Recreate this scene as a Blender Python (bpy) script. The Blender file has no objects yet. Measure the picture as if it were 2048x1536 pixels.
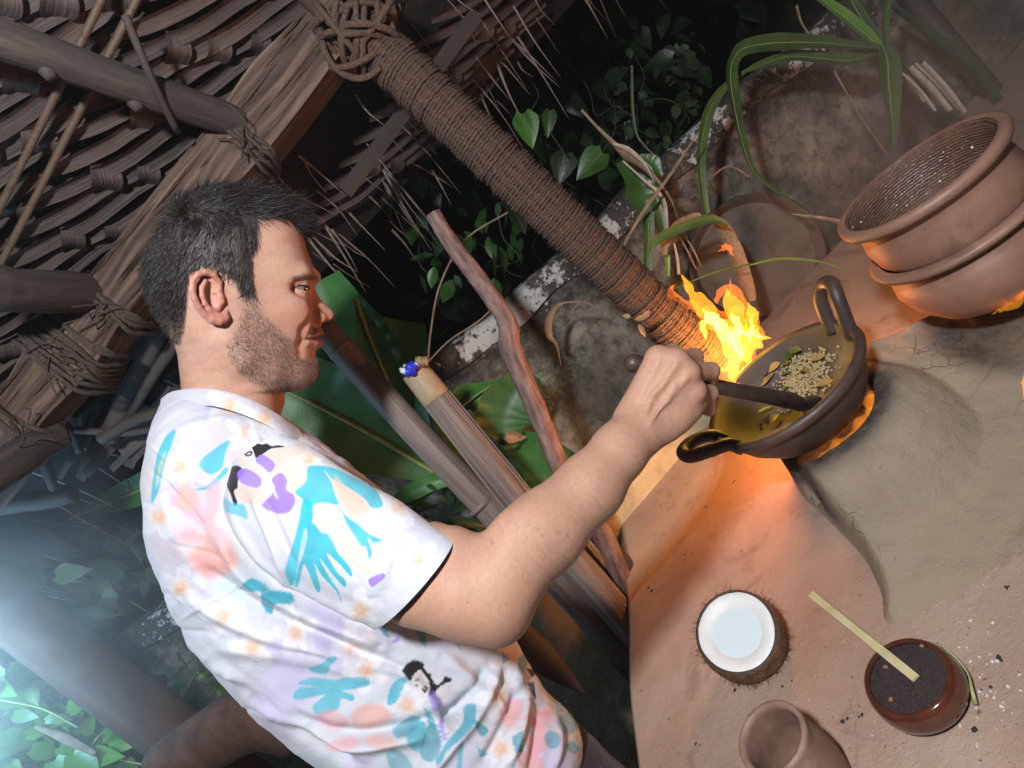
import bpy, math, random
import numpy as np
from mathutils import Vector, Matrix
random.seed(7); rng = np.random.default_rng(7)
R = math.radians
SC = bpy.context.scene
COL = SC.collection
# ------------------------------------------------------------------ camera, world, lamps, exposure
FPX = 1200.0
PITCH, ROLL = R(9.0), R(47.0)
CAM = np.array([0.0, 0.0, 1.35])
Fv = np.array([0, math.cos(PITCH), -math.sin(PITCH)])
_r0 = np.array([1.0, 0, 0]); _u0 = np.array([0, math.sin(PITCH), math.cos(PITCH)])
Rv = math.cos(ROLL)*_r0 - math.sin(ROLL)*_u0
Uv = math.sin(ROLL)*_r0 + math.cos(ROLL)*_u0
cd = bpy.data.cameras.new('camera'); cam = bpy.data.objects.new('camera', cd); COL.objects.link(cam)
cd.sensor_width = 36; cd.lens = 36*FPX/2048; cd.clip_start = 0.02; cd.clip_end = 200
M = Matrix.Identity(4)
for i in range(3):
    M[i][0] = Rv[i]; M[i][1] = Uv[i]; M[i][2] = -Fv[i]; M[i][3] = CAM[i]
cam.matrix_world = M
SC.camera = cam

W = bpy.data.worlds.new('World'); SC.world = W; W.use_nodes = True
wn = W.node_tree
bg = wn.nodes['Background']
sky = wn.nodes.new('ShaderNodeTexSky'); sky.sky_type = 'NISHITA'; sky.sun_disc = False
sky.sun_elevation = R(-4); sky.sun_rotation = R(200)
wn.links.new(sky.outputs[0], bg.inputs[0]); bg.inputs[1].default_value = 0.05

def lamp(name, loc, power, color, radius=0.05, kind='POINT'):
    l = bpy.data.lights.new(name, kind); l.energy = power; l.color = color
    l.shadow_soft_size = radius
    o = bpy.data.objects.new(name, l); o.location = loc; COL.objects.link(o); return o
KEY = lamp('ceiling_lamp_light', (-0.05, -0.20, 1.83), 68, (0.96, 0.98, 1.0), 0.045)
PCOOL = CAM+(Fv+(-210-1024)/FPX*Rv+(768-1430)/FPX*Uv)*1.0
COOL = lamp('cool_lamp_light', tuple(PCOOL), 11, (0.36, 0.70, 1.0), 0.05)
FIRE = lamp('cooking_fire_light', (0.285, 0.955, 0.925), 4.5, (1.0, 0.33, 0.10), 0.025)
P2110 = CAM+(Fv+(2190-1024)/FPX*Rv+(768-640)/FPX*Uv)*.80
FIRE2 = lamp('second_fire_light', tuple(P2110), 10.0, (1.0, 0.42, 0.20), 0.05)
vs = SC.view_settings; vs.view_transform = 'Standard'; vs.look = 'None'; vs.exposure = 0.22; vs.gamma = 1
vs.use_curve_mapping = False

# ------------------------------------------------------------------ helpers
def ray(px, py):
    px = np.asarray(px, float); py = np.asarray(py, float)
    return Fv + np.multiply.outer((px-1024)/FPX, Rv) + np.multiply.outer((768-py)/FPX, Uv)
def P(px, py, d): return CAM + ray(px, py)*d
def onz(px, py, z):
    r = ray(px, py); return CAM + r*((z-CAM[2])/r[2])
def ony(px, py, y):
    r = ray(px, py); return CAM + r*((y-CAM[1])/r[1])
def proj(V):
    V = np.atleast_2d(V) - CAM
    d = V @ Fv
    return 1024 + FPX*(V @ Rv)/d, 768 - FPX*(V @ Uv)/d, d
def nrm(v): v = np.asarray(v, float); return v/(np.linalg.norm(v)+1e-12)
def sstep(a, b, x):
    t = np.clip((x-a)/(b-a), 0, 1); return t*t*(3-2*t)

def origin_of(p):
    o = np.zeros(3)
    while p is not None:
        o += np.array(p.location); p = p.parent
    return o
def empty(name, loc, label, cat, group=None, kind=None):
    o = bpy.data.objects.new(name, None); o.location = loc; o.empty_display_size = .05
    COL.objects.link(o); tag(o, label, cat, group, kind); return o
def tag(o, label=None, cat=None, group=None, kind=None):
    if label: o['label'] = label
    if cat: o['category'] = cat
    if group: o['group'] = group
    if kind: o['kind'] = kind
    return o
def mesh(name, V, F, mat=None, parent=None, smooth=True, loc=None, col=None, label=None, gc=None):
    """V in world coordinates; F list of int arrays (n,k) or list of lists."""
    V = np.asarray(V, float).reshape(-1, 3)
    if parent is not None: o0 = origin_of(parent); lo = np.zeros(3)
    else:
        lo = np.asarray(loc if loc is not None else [V[:,0].mean(), V[:,1].mean(), V[:,2].min()], float); o0 = lo
    V = V - o0
    me = bpy.data.meshes.new(name)
    if isinstance(F, np.ndarray): F = [F]
    F = [np.asarray(f) for f in F if len(f)]
    nl = sum(f.size for f in F); nf = sum(len(f) for f in F)
    me.vertices.add(len(V)); me.vertices.foreach_set('co', V.ravel())
    me.loops.add(nl); me.loops.foreach_set('vertex_index', np.concatenate([f.ravel() for f in F]).astype(np.int32))
    tot = np.concatenate([np.full(len(f), f.shape[1]) for f in F]).astype(np.int32)
    me.polygons.add(nf)
    me.polygons.foreach_set('loop_start', (np.cumsum(tot)-tot).astype(np.int32))
    me.polygons.foreach_set('loop_total', tot)
    me.polygons.foreach_set('use_smooth', np.full(nf, smooth))
    me.update(calc_edges=True); me.validate()
    if col is not None:
        a = me.color_attributes.new('col', 'FLOAT_COLOR', 'POINT')
        c = np.ones((len(V), 4)); c[:, :col.shape[1]] = col
        a.data.foreach_set('color', c.ravel())
    if gc is not None:
        at_ = me.attributes.new('gc', 'FLOAT_VECTOR', 'POINT'); at_.data.foreach_set('vector', np.asarray(gc, float).ravel())
    if mat is not None: me.materials.append(mat)
    o = bpy.data.objects.new(name, me); COL.objects.link(o)
    o.location = lo
    if parent is not None: o.parent = parent
    if label: o['label'] = label
    return o

class MB:
    def __init__(s): s.V = []; s.F = {}; s.n = 0; s.C = []
    def add(s, V, F, c=None):
        V = np.asarray(V, float).reshape(-1, 3)
        for f in (F if isinstance(F, list) else [F]):
            f = np.asarray(f)
            if len(f): s.F.setdefault(f.shape[1], []).append(f + s.n)
        s.V.append(V); s.n += len(V)
        if c is not None: s.C.append(np.broadcast_to(np.asarray(c, float), (len(V), len(np.atleast_1d(np.asarray(c)[...,:]).reshape(-1, np.asarray(c).shape[-1])[0]))).copy())
    def build(s, name, mat=None, parent=None, **k):
        col = np.concatenate(s.C) if s.C else None
        return mesh(name, np.concatenate(s.V), [np.concatenate(f) for f in s.F.values()], mat, parent, col=col, **k)

def grid_faces(n, m, wrap=False):
    i = np.arange(n-1)[:, None]; j = np.arange(m if wrap else m-1)[None, :]
    j2 = (j+1) % m
    f = np.stack([i*m+j+0*i, i*m+j2, (i+1)*m+j2, (i+1)*m+j+0*i], -1)
    return f.reshape(-1, 4)
def frames(Pt):
    Pt = np.asarray(Pt, float); n = len(Pt)
    T = np.gradient(Pt, axis=0); T /= np.linalg.norm(T, axis=1)[:, None]+1e-12
    a = np.array([0, 0, 1.0]) if abs(T[0][2]) < .9 else np.array([1.0, 0, 0])
    N = np.zeros_like(Pt); v = a - T[0]*(a @ T[0]); N[0] = nrm(v)
    for i in range(1, n):
        v = N[i-1] - T[i]*(N[i-1] @ T[i]); N[i] = nrm(v)
    return T, N, np.cross(T, N)
def tube(Pt, rad, k=8, cap=True, rough=0.0):
    Pt = np.asarray(Pt, float); n = len(Pt)
    rad = np.broadcast_to(np.asarray(rad, float), (n,))
    T, N, B = frames(Pt)
    a = np.arange(k)*2*math.pi/k
    rr = rad[:, None]*(1 + rough*rng.normal(size=(n, k)) if rough else np.ones((n, k)))
    V = Pt[:, None]+rr[..., None]*(np.cos(a)[None, :, None]*N[:, None]+np.sin(a)[None, :, None]*B[:, None])
    V = V.reshape(-1, 3); F = [grid_faces(n, k, True)]
    if cap:
        V = np.vstack([V, Pt[0], Pt[-1]]); c0 = n*k
        j = np.arange(k); j2 = (j+1) % k
        F.append(np.concatenate([np.stack([np.full(k, c0), j2, j], -1), np.stack([np.full(k, c0+1), (n-1)*k+j, (n-1)*k+j2], -1)]))
    return V, F
def gtube(Pt, rad, k=12, cap=True, rough=0.0):
    Pt = np.asarray(Pt, float); V, F = tube(Pt, rad, k, cap, rough); n = len(Pt)
    s = np.concatenate([[0], np.cumsum(np.linalg.norm(np.diff(Pt, axis=0), axis=1))])+rng.uniform(0, 50)
    r = np.broadcast_to(np.asarray(rad, float), (n,)); a = np.arange(k)*2*math.pi/k
    g = np.stack([r[:, None]*np.cos(a), r[:, None]*np.sin(a), np.broadcast_to(s[:, None], (n, k))], -1).reshape(-1, 3)
    if cap: g = np.vstack([g, [0, 0, s[0]], [0, 0, s[-1]]])
    return V, F, g
def spline(pts, n):
    pts = np.asarray(pts, float); m = len(pts)
    p = np.vstack([2*pts[0]-pts[1], pts, 2*pts[-1]-pts[-2]])
    t = np.linspace(0, m-1-1e-9, n); i = t.astype(int); u = (t-i)[:, None]
    a, b, c, d = p[i], p[i+1], p[i+2], p[i+3]
    return .5*((2*b)+(-a+c)*u+(2*a-5*b+4*c-d)*u*u+(-a+3*b-3*c+d)*u**3)
def box(c, sx, sy, sz, rot=None):
    V = np.array([[x, y, z] for x in (-.5, .5) for y in (-.5, .5) for z in (-.5, .5)])*[sx, sy, sz]
    if rot is not None: V = V @ np.asarray(rot).T
    F = np.array([[0,1,3,2],[4,6,7,5],[0,4,5,1],[2,3,7,6],[0,2,6,4],[1,5,7,3]])
    return V+np.asarray(c), F
def lathe(prof, k, c, A=None, wob=0.0):
    """prof (r,z) list; A 3x3 orientation (columns x,y,z)"""
    prof = np.asarray(prof, float); n = len(prof); a = np.arange(k)*2*math.pi/k
    r = prof[:, 0][:, None]*(1+wob*np.sin(2*a+1)[None]+wob*.6*np.sin(3*a+prof[:, 1][:, None]*40))
    V = np.stack([r*np.cos(a), r*np.sin(a), np.broadcast_to(prof[:, 1][:, None], (n, k))], -1).reshape(-1, 3)
    if A is not None: V = V @ np.asarray(A).T
    return V+np.asarray(c), grid_faces(n, k, True)
def vnoise(p, s, seed=0):
    """cheap smooth value noise from sines"""
    g = np.random.default_rng(seed); out = 0
    for i in range(6):
        k = g.normal(size=3)*s*(1+.35*i); out = out+np.sin(p @ k + g.uniform(0, 6.28))/(1+.35*i)
    return out/3.2

# ------------------------------------------------------------------ materials
MATS = {}
def nodemat(name):
    m = bpy.data.materials.new(name); m.use_nodes = True; MATS[name] = m
    nt = m.node_tree; b = nt.nodes['Principled BSDF']; return m, nt, b
def N(nt, t, **k):
    n = nt.nodes.new('ShaderNode'+t)
    for a, v in k.items(): setattr(n, a, v)
    return n
def ramp(nt, src, stops):
    r = N(nt, 'ValToRGB'); e = r.color_ramp.elements
    while len(e) < len(stops): e.new(.5)
    for i, (p, c) in enumerate(stops):
        e[i].position = p; e[i].color = (*c, 1) if len(c) == 3 else c
    nt.links.new(src, r.inputs[0]); return r.outputs[0]
def noise(nt, scale, detail=6, rough=.6, vec=None, dist=0):
    n = N(nt, 'TexNoise'); n.inputs['Scale'].default_value = scale; n.inputs['Detail'].default_value = detail
    n.inputs['Roughness'].default_value = rough; n.inputs['Distortion'].default_value = dist
    if vec is not None: nt.links.new(vec, n.inputs['Vector'])
    return n.outputs['Fac']
def objco(nt, scale=(1, 1, 1), rot=(0, 0, 0), gc=False):
    g = N(nt, 'NewGeometry'); m = N(nt, 'Mapping'); m.inputs['Scale'].default_value = scale
    m.inputs['Rotation'].default_value = rot
    if gc: g = N(nt, 'Attribute', attribute_name='gc'); nt.links.new(g.outputs['Vector'], m.inputs[0]); return m.outputs[0]
    nt.links.new(g.outputs['Position'], m.inputs[0]); return m.outputs[0]
def mix(nt, fac, a, b, mode='MIX'):
    m = N(nt, 'Mix', data_type='RGBA', blend_type=mode)
    for sock, v in ((m.inputs[0], fac), (m.inputs[6], a), (m.inputs[7], b)):
        if hasattr(v, 'links'): nt.links.new(v, sock)
        else: sock.default_value = v if isinstance(v, (int, float)) else ((*v, 1) if len(v) == 3 else v)
    return m.outputs[2]
def bump(nt, b, h, strength=.5, dist=.002, prev=None):
    n = N(nt, 'Bump'); n.inputs['Strength'].default_value = strength; n.inputs['Distance'].default_value = dist
    nt.links.new(h, n.inputs['Height'])
    if prev is not None: nt.links.new(prev, n.inputs['Normal'])
    nt.links.new(n.outputs[0], b.inputs['Normal']); return n.outputs[0]
def simple(name, c1, c2, rough=.7, scale=30, stretch=(1, 1, 1), rot=(0, 0, 0), bs=.5, bd=.002, c3=None, spec=.5, rnd=0.0, gc=False):
    m, nt, b = nodemat(name); v = objco(nt, stretch, rot, gc)
    f = noise(nt, scale, 8, .65, v)
    st = [(.32, c1), (.66, c2)] if c3 is None else [(.3, c1), (.5, c2), (.7, c3)]
    c = ramp(nt, f, st)
    if rnd:
        oi = N(nt, 'ObjectInfo'); h = N(nt, 'HueSaturation')
        mr = N(nt, 'MapRange'); mr.inputs[3].default_value = 1-rnd; mr.inputs[4].default_value = 1+rnd
        nt.links.new(oi.outputs['Random'], mr.inputs[0]); nt.links.new(mr.outputs[0], h.inputs['Value'])
        mr2 = N(nt, 'MapRange'); mr2.inputs[3].default_value = .5-rnd*.09; mr2.inputs[4].default_value = .5+rnd*.06
        mt = N(nt, 'Math', operation='FRACT'); mm = N(nt, 'Math', operation='MULTIPLY'); mm.inputs[1].default_value = 7.31
        nt.links.new(oi.outputs['Random'], mm.inputs[0]); nt.links.new(mm.outputs[0], mt.inputs[0]); nt.links.new(mt.outputs[0], mr2.inputs[0])
        nt.links.new(mr2.outputs[0], h.inputs['Hue']); nt.links.new(c, h.inputs['Color']); c = h.outputs[0]
    nt.links.new(c, b.inputs['Base Color']); b.inputs['Roughness'].default_value = rough
    b.inputs['Specular IOR Level'].default_value = spec
    if bs: bump(nt, b, f, bs, bd)
    return m
# ------------------------------------------------------------------ implicit surfaces (for the one-piece body)
class Field:
    def __init__(s, lo, hi, h):
        s.lo = np.asarray(lo, float); s.h = h
        s.n = np.ceil((np.asarray(hi)-s.lo)/h).astype(int)+1
        s.ax = [(s.lo[i]+h*np.arange(s.n[i])).astype(np.float32) for i in range(3)]
        s.F = np.full(s.n, .2, np.float32)
    def sub(s, lo, hi):
        a = np.clip(np.floor((np.asarray(lo)-s.lo)/s.h).astype(int), 0, s.n-1)
        b = np.clip(np.ceil((np.asarray(hi)-s.lo)/s.h).astype(int)+1, 1, s.n)
        sl = tuple(slice(a[i], b[i]) for i in range(3))
        x = s.ax[0][sl[0]][:, None, None]; y = s.ax[1][sl[1]][None, :, None]; z = s.ax[2][sl[2]][None, None, :]
        return sl, x, y, z
    def union(s, sl, d, k):
        a = s.F[sl]
        if k <= 0: s.F[sl] = np.minimum(a, d); return
        h = np.clip(.5+.5*(a-d)/k, 0, 1); s.F[sl] = a*(1-h)+d*h-k*h*(1-h)
    def carve(s, sl, d, k):
        a = s.F[sl]; d = -d
        h = np.clip(.5-.5*(a-d)/k, 0, 1); s.F[sl] = a*(1-h)+d*h+k*h*(1-h)
    def capsule(s, a, b, ra, rb, k=.004, cut=False):
        a = np.asarray(a, float); b = np.asarray(b, float); m = max(ra, rb)+k+2*s.h
        sl, x, y, z = s.sub(np.minimum(a, b)-m, np.maximum(a, b)+m)
        ab = b-a; L = ab @ ab+1e-12
        t = np.clip(((x-a[0])*ab[0]+(y-a[1])*ab[1]+(z-a[2])*ab[2])/L, 0, 1)
        d = np.sqrt((x-a[0]-t*ab[0])**2+(y-a[1]-t*ab[1])**2+(z-a[2]-t*ab[2])**2)-(ra+t*(rb-ra))
        (s.carve if cut else s.union)(sl, d.astype(np.float32), k)
    def chain(s, pts, rs, k=.004, cut=False):
        for i in range(len(pts)-1): s.capsule(pts[i], pts[i+1], rs[i], rs[i+1], k, cut)
    def ell(s, c, r, k=.004, cut=False, A=None):
        c = np.asarray(c, float); r = np.asarray(r, float); m = r.max()*1.5+k*1.6+3*s.h
        sl, x, y, z = s.sub(c-m, c+m); x = x-c[0]; y = y-c[1]; z = z-c[2]
        if A is not None:
            A = np.asarray(A); x, y, z = A[0, 0]*x+A[1, 0]*y+A[2, 0]*z, A[0, 1]*x+A[1, 1]*y+A[2, 1]*z, A[0, 2]*x+A[1, 2]*y+A[2, 2]*z
        k0 = np.sqrt((x/r[0])**2+(y/r[1])**2+(z/r[2])**2)
        k1 = np.sqrt((x/r[0]**2)**2+(y/r[1]**2)**2+(z/r[2]**2)**2)+1e-9
        d = np.where(k0 < .3, -r.min()*(1-k0), k0*(k0-1)/k1)
        (s.carve if cut else s.union)(sl, d.astype(np.float32), k)
    def nets(s):
        F = s.F; S = F < 0; n = s.n
        cs = np.zeros(n-1, np.int8)
        for i in (0, 1):
            for j in (0, 1):
                for k in (0, 1): cs += S[i:n[0]-1+i, j:n[1]-1+j, k:n[2]-1+k]
        act = (cs > 0) & (cs < 8)
        I, J, K = np.nonzero(act); idx = np.full(n-1, -1, np.int32); idx[I, J, K] = np.arange(len(I))
        cor = [(i, j, k) for i in (0, 1) for j in (0, 1) for k in (0, 1)]
        val = np.stack([F[I+i, J+j, K+k] for i, j, k in cor], 1)
        acc = np.zeros((len(I), 3)); cnt = np.zeros(len(I))
        for a in range(8):
            for b in range(a+1, 8):
                ca, cb = np.array(cor[a]), np.array(cor[b])
                if np.abs(ca-cb).sum() != 1: continue
                va, vb = val[:, a], val[:, b]; m = (va < 0) != (vb < 0)
                t = np.where(m, va/np.where(m, va-vb, 1), 0)
                acc += m[:, None]*(ca+t[:, None]*(cb-ca)); cnt += m
        V = s.lo+s.h*(np.stack([I, J, K], 1)+acc/cnt[:, None])
        Q = []
        for ax in range(3):
            sa = [slice(None)]*3; sb = [slice(None)]*3; sa[ax] = slice(0, -1); sb[ax] = slice(1, None)
            A_, B_ = S[tuple(sa)], S[tuple(sb)]
            e = np.nonzero(A_ != B_); u, v = [q for q in range(3) if q != ax]
            ok = (e[u] > 0) & (e[v] > 0) & (e[u] < n[u]-1) & (e[v] < n[v]-1)
            e = [q[ok] for q in e]; sg = A_[tuple(e)]
            def g(du, dv):
                q = [x.copy() for x in e]; q[u] = q[u]-du; q[v] = q[v]-dv; return idx[tuple(q)]
            q = np.stack([g(1, 1), g(0, 1), g(0, 0), g(1, 0)], 1)
            if ax == 1: sg = ~sg
            q[~sg] = q[~sg][:, ::-1]; Q.append(q)
        Q = np.concatenate(Q); Q = Q[(Q >= 0).all(1)]
        return V, Q
def relax(V, Q, it=1, w=.5):
    for _ in range(it):
        s = np.zeros_like(V); c = np.zeros(len(V))
        for a in range(4):
            for b in (1, 3):
                np.add.at(s, Q[:, a], V[Q[:, (a+b) % 4]]); np.add.at(c, Q[:, a], 1)
        V = V*(1-w)+w*s/np.maximum(c, 1)[:, None]
    return V
def vnormals(V, Q):
    n = np.cross(V[Q[:, 2]]-V[Q[:, 0]], V[Q[:, 3]]-V[Q[:, 1]])
    s = np.zeros_like(V)
    for a in range(Q.shape[1]): np.add.at(s, Q[:, a], n)
    return s/(np.linalg.norm(s, axis=1)[:, None]+1e-12)
def inpoly(x, y, poly):
    poly = np.asarray(poly, float); c = np.zeros(x.shape, bool)
    x0, y0 = poly[-1]
    for x1, y1 in poly:
        m = ((y1 > y) != (y0 > y)) & (x < (x0-x1)*(y-y1)/(y0-y1+1e-12)+x1)
        c ^= m; x0, y0 = x1, y1
    return c
def polydist(x, y, poly, closed=True):
    poly = np.asarray(poly, float); d = np.full(x.shape, 1e9)
    m = len(poly)
    for i in range(m if closed else m-1):
        a = poly[i]; b = poly[(i+1) % m]; ab = b-a
        t = np.clip(((x-a[0])*ab[0]+(y-a[1])*ab[1])/(ab @ ab+1e-12), 0, 1)
        d = np.minimum(d, np.hypot(x-a[0]-t*ab[0], y-a[1]-t*ab[1]))
    return d
def softpoly(x, y, poly, w):
    """1 inside, fading over w outside/inside the edge"""
    d = polydist(x, y, poly); d = np.where(inpoly(x, y, poly), -d, d)
    return sstep(w, -w, d)

class LocalFrame:
    def __init__(s, px, py, d):
        r = ray(px, py); s.O = CAM+r*d; s.l = nrm(r)
        s.x = nrm(Rv-s.l*(Rv @ s.l)); s.y = np.cross(-s.l, s.x); s.z = -s.l
    def loc(s, px, py):
        r = ray(px, py); t = ((s.O-CAM) @ s.l)/(r @ s.l)
        p = CAM+r*np.expand_dims(t, -1)-s.O
        return np.stack([p @ s.x, p @ s.y], -1)
    def world(s, V): return s.O+V[:, :1]*s.x+V[:, 1:2]*s.y+V[:, 2:3]*s.z

# ------------------------------------------------------------------ head
HF = LocalFrame(470, 570, 0.74)
def z4(x, y): return HF.loc(250+np.asarray(x, float)/3.072, 340+np.asarray(y, float)/3.072)
def z4p(x, y, z): a = z4(x, y); return np.array([a[0], a[1], z])
front = np.array([(700,118),(850,160),(960,220),(1040,300),(1082,380),(1100,440),(1112,490),(1135,545),(1160,600),(1183,648),(1187,668),(1180,695),(1168,728),(1181,760),(1205,800),(1240,835),(1270,860),(1284,885),(1281,908),(1262,926),(1230,935),(1207,944),(1203,965),(1201,985),(1208,1000),(1203,1014),(1190,1024),(1190,1040),(1194,1060),(1188,1080),(1171,1108),(1170,1140),(1179,1170),(1182,1195),(1168,1240),(1130,1277),(1090,1297),(1040,1310),(985,1319),(970,1335),(955,1360),(946,1400),(946,1450),(955,1500),(965,1600)], float)
base = np.array([(700,118),(850,160),(960,220),(1040,300),(1082,380),(1100,440),(1110,490),(1130,545),(1152,600),(1165,648),(1163,668),(1150,700),(1140,740),(1140,800),(1142,850),(1146,900),(1150,950),(1152,985),(1152,1010),(1150,1030),(1150,1060),(1150,1108),(1152,1140),(1150,1170),(1145,1195),(1125,1240),(1085,1277),(1050,1297),(1010,1310),(975,1319),(962,1335),(952,1360),(945,1400),(945,1450),(954,1500),(964,1600)], float)
back = np.array([(640,118),(430,150),(330,220),(230,340),(160,450),(125,550),(118,630),(140,720),(175,810),(215,910),(262,1000),(300,1060),(322,1130),(336,1250),(346,1350),(352,1450),(350,1600)], float)
lf, lb, lk = z4(front[:, 0], front[:, 1]), z4(base[:, 0], base[:, 1]), z4(back[:, 0], back[:, 1])
Wt = np.array([(118,.004),(135,.022),(160,.035),(200,.047),(250,.0565),(300,.063),(400,.071),(520,.0755),(620,.0765),(720,.075),(820,.072),(920,.069),(1020,.066),(1120,.062),(1200,.0585),(1280,.0575),(1350,.058),(1450,.062),(1600,.068)])
wy = z4(np.full(len(Wt), 650.), Wt[:, 0])[:, 1]
wid = np.array([(440,.03),(560,.022),(668,.016),(700,.0095),(728,.0085),(800,.0120),(860,.0155),(900,.0170),(935,.016),(960,.018),(1000,.024),(1060,.024),(1110,.022),(1170,.02),(1240,.022),(1320,.03)])
ny_ = z4(np.full(len(wid), 1180.), wid[:, 0])[:, 1]
lo = np.array([*z4(60, 1590), -.098]); hi = np.array([*z4(1320, 90), .100])
lo[0] -= .004; hi[0] += .004
hf = Field(lo, hi, .00125)
Y = hf.ax[1]
def itp(y, py, pv): o = np.argsort(py); return np.interp(y, py[o], pv[o])
xf = itp(Y, lf[:, 1], lf[:, 0])[None, :, None]; xb = itp(Y, lb[:, 1], lb[:, 0])[None, :, None]; xk = itp(Y, lk[:, 1], lk[:, 0])[None, :, None]
ww = itp(Y, wy, Wt[:, 1])[None, :, None]; wr = itp(Y, ny_, wid[:, 1])[None, :, None]
X = hf.ax[0][:, None, None]; Z = np.abs(hf.ax[2])[None, None, :]
g = np.exp(-(Z/wr)**2*1.1-(Z/wr)**4*.5)
xc = itp(Y, wy, z4(np.interp(Wt[:, 0], [100, 700, 1000, 1250, 1340, 1600], [600, 580, 620, 650, 640, 650]), Wt[:, 0])[:, 0])[None, :, None]
xs = X-(xf-xb)*g*sstep(.0, .05, X-xc)
dx = xs-xc; a_ = np.maximum(np.where(dx > 0, xb-xc, xc-xk), .004)
fr = (dx > 0)
nn = np.where(fr, 2.35, 2.1)
q = ((np.abs(dx)/a_)**nn+(Z/ww)**nn)**(1/nn)
ytop = z4(650, 112)[1]
hf.F = np.minimum((q-1)*np.minimum(a_, ww)*1.0, .2).astype(np.float32)
hf.F = np.maximum(hf.F, (hf.ax[1]-ytop)[None, :, None]).astype(np.float32)
del g, xs, dx, a_, q, nn, fr
def surf(p):
    i = int(round((p[0]-hf.lo[0])/hf.h)); j = int(round((p[1]-hf.lo[1])/hf.h)); col = hf.F[i, j]
    k = np.nonzero(col < 0)[0]; return hf.lo[2]+hf.h*k.max() if len(k) else 0.0
for s in (1, -1):
    def zp(x, y, z): return z4p(x, y, s*z)
    # jaw, cheekbone, brow, temple
    hf.chain([zp(650,1030,.056), zp(720,1140,.052), zp(860,1225,.043), zp(1030,1268,.024), zp(1100,1255,.012)], [.010,.012,.012,.012,.012], .018)
    hf.ell(zp(930,820,.046), (.026,.013,.010), .018)
    hf.ell(zp(1010,900,.040), (.018,.018,.010), .02)
    hf.chain([zp(950,655,.052), zp(1060,640,.042), zp(1150,662,.018)], [.004,.0062,.007], .012)
    hf.ell(zp(1085,722,.047), (.017,.0082,.014), .010, True)
    hf.ell(zp(900,560,.074), (.02,.03,.006), .02, True)
    # nose wing
    hf.ell(zp(1172,905,.0125), (.0115,.0085,.0065), .006)
    # lids: a ball with a slit cut into it
    hf.ell(zp(1052,719,.0335), (.0128,.0128,.0128), .005)
    hf.chain([zp(985,700,.0445), zp(1030,694,.0462), zp(1080,697,.0415), zp(1112,708,.030)], [.0016,.0022,.0022,.0016], .004)
    hf.chain([zp(1012,717,.0415), zp(1050,715,.0455), zp(1082,717,.0435), zp(1108,722,.036)], [.0006,.0013,.0017,.0008], .0016, True)
    hf.chain([zp(1030,724,.0440), zp(1058,727,.0462), zp(1085,726,.0440), zp(1106,725,.037)], [.0006,.0014,.0017,.0008], .0016, True)
    def sp(x, y, o):
        p = z4p(x, y, 0.); zz = np.nonzero(hf.F[int(round((p[0]-hf.lo[0])/hf.h)), int(round((p[1]-hf.lo[1])/hf.h))] < 0)[0]
        zz = hf.lo[2]+hf.h*zz; zz = np.abs(zz[np.sign(zz) == s]) if len(zz) else np.array([0.])
        p[2] = s*((zz.max() if len(zz) else 0.)+o); return p
    # wing crease, nostril, smile fold, mouth
    hf.chain([sp(1128,880,.001), sp(1140,918,.001), sp(1165,932,.0005)], [.0012,.0016,.001], .003, True)
    hf.ell(zp(1226,939,.0065), (.0065,.0028,.0030), .003, True)
    hf.chain([sp(1118,905,.002), sp(1078,970,.002), sp(1062,1050,.002), sp(1066,1110,.002)], [.0016,.0022,.0018,.0014], .010, True)
    hf.chain([sp(1110,1012,-.002), sp(1160,1002,-.002), zp(1196,1000,.003)], [.0022,.0036,.0042], .005)
    hf.chain([sp(1105,1046,-.002), sp(1150,1056,-.003), zp(1180,1058,.003)], [.0026,.0046,.0056], .006)
    hf.chain([sp(1096,1023,.0002), sp(1130,1026,.000), sp(1165,1026,-.0005), zp(1215,1024,.000)], [.0009,.0016,.0026,.0036], .002, True)
    # ear
    def e(x, y, dz=0):
        a = HF.loc(370+x/9.6, 500+y/9.6); t = (x-200)/620
        return np.array([a[0], a[1], s*(.0735+.0165*(1-t)+dz)])
    hf.ell(e(480, 860, -.0065), (.0155,.027,.0065), .004)
    hf.ell(e(570, 850, .0010), (.0070,.015,.0040), .0025, True)
    hf.chain([e(600,800,-.001), e(690,760,.001), e(690,620,.002), e(590,495,.004), e(450,450,.004), e(330,490,.004), e(245,600,.004), e(228,750,.004), e(270,900,.004), e(345,1050,.003), e(450,1180,.0015)], [.002,.0026,.003,.0034,.0035,.0034,.0034,.0034,.0034,.0034,.0034], .0014)
    hf.chain([e(330,640,.0008), e(315,800,.0008), e(350,950,.0008), e(420,1070,.0008)], [.0012,.0014,.0014,.001], .0016, True)
    hf.chain([e(450,600,.001), e(390,720,.002), e(395,860,.002), e(440,990,.002), e(520,1080,.0018), e(640,1120,.0015)], [.0024,.0028,.0028,.0027,.0026,.0022], .0016)
    hf.chain([e(430,1150,-.0005), e(560,1250,0), e(680,1275,.0003), e(770,1240,0), e(800,1150,-.001)], [.004,.0055,.006,.005,.003], .003)
    hf.chain([e(700,860,.001), e(740,960,.0015)], [.0034,.003], .003)
# throat
hf.chain([z4p(930,1345,0), z4p(925,1420,0)], [.008,.010], .015)
V, Q = hf.nets()
V = relax(V, Q, 1, .45)
HN = vnormals(V, Q)
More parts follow.
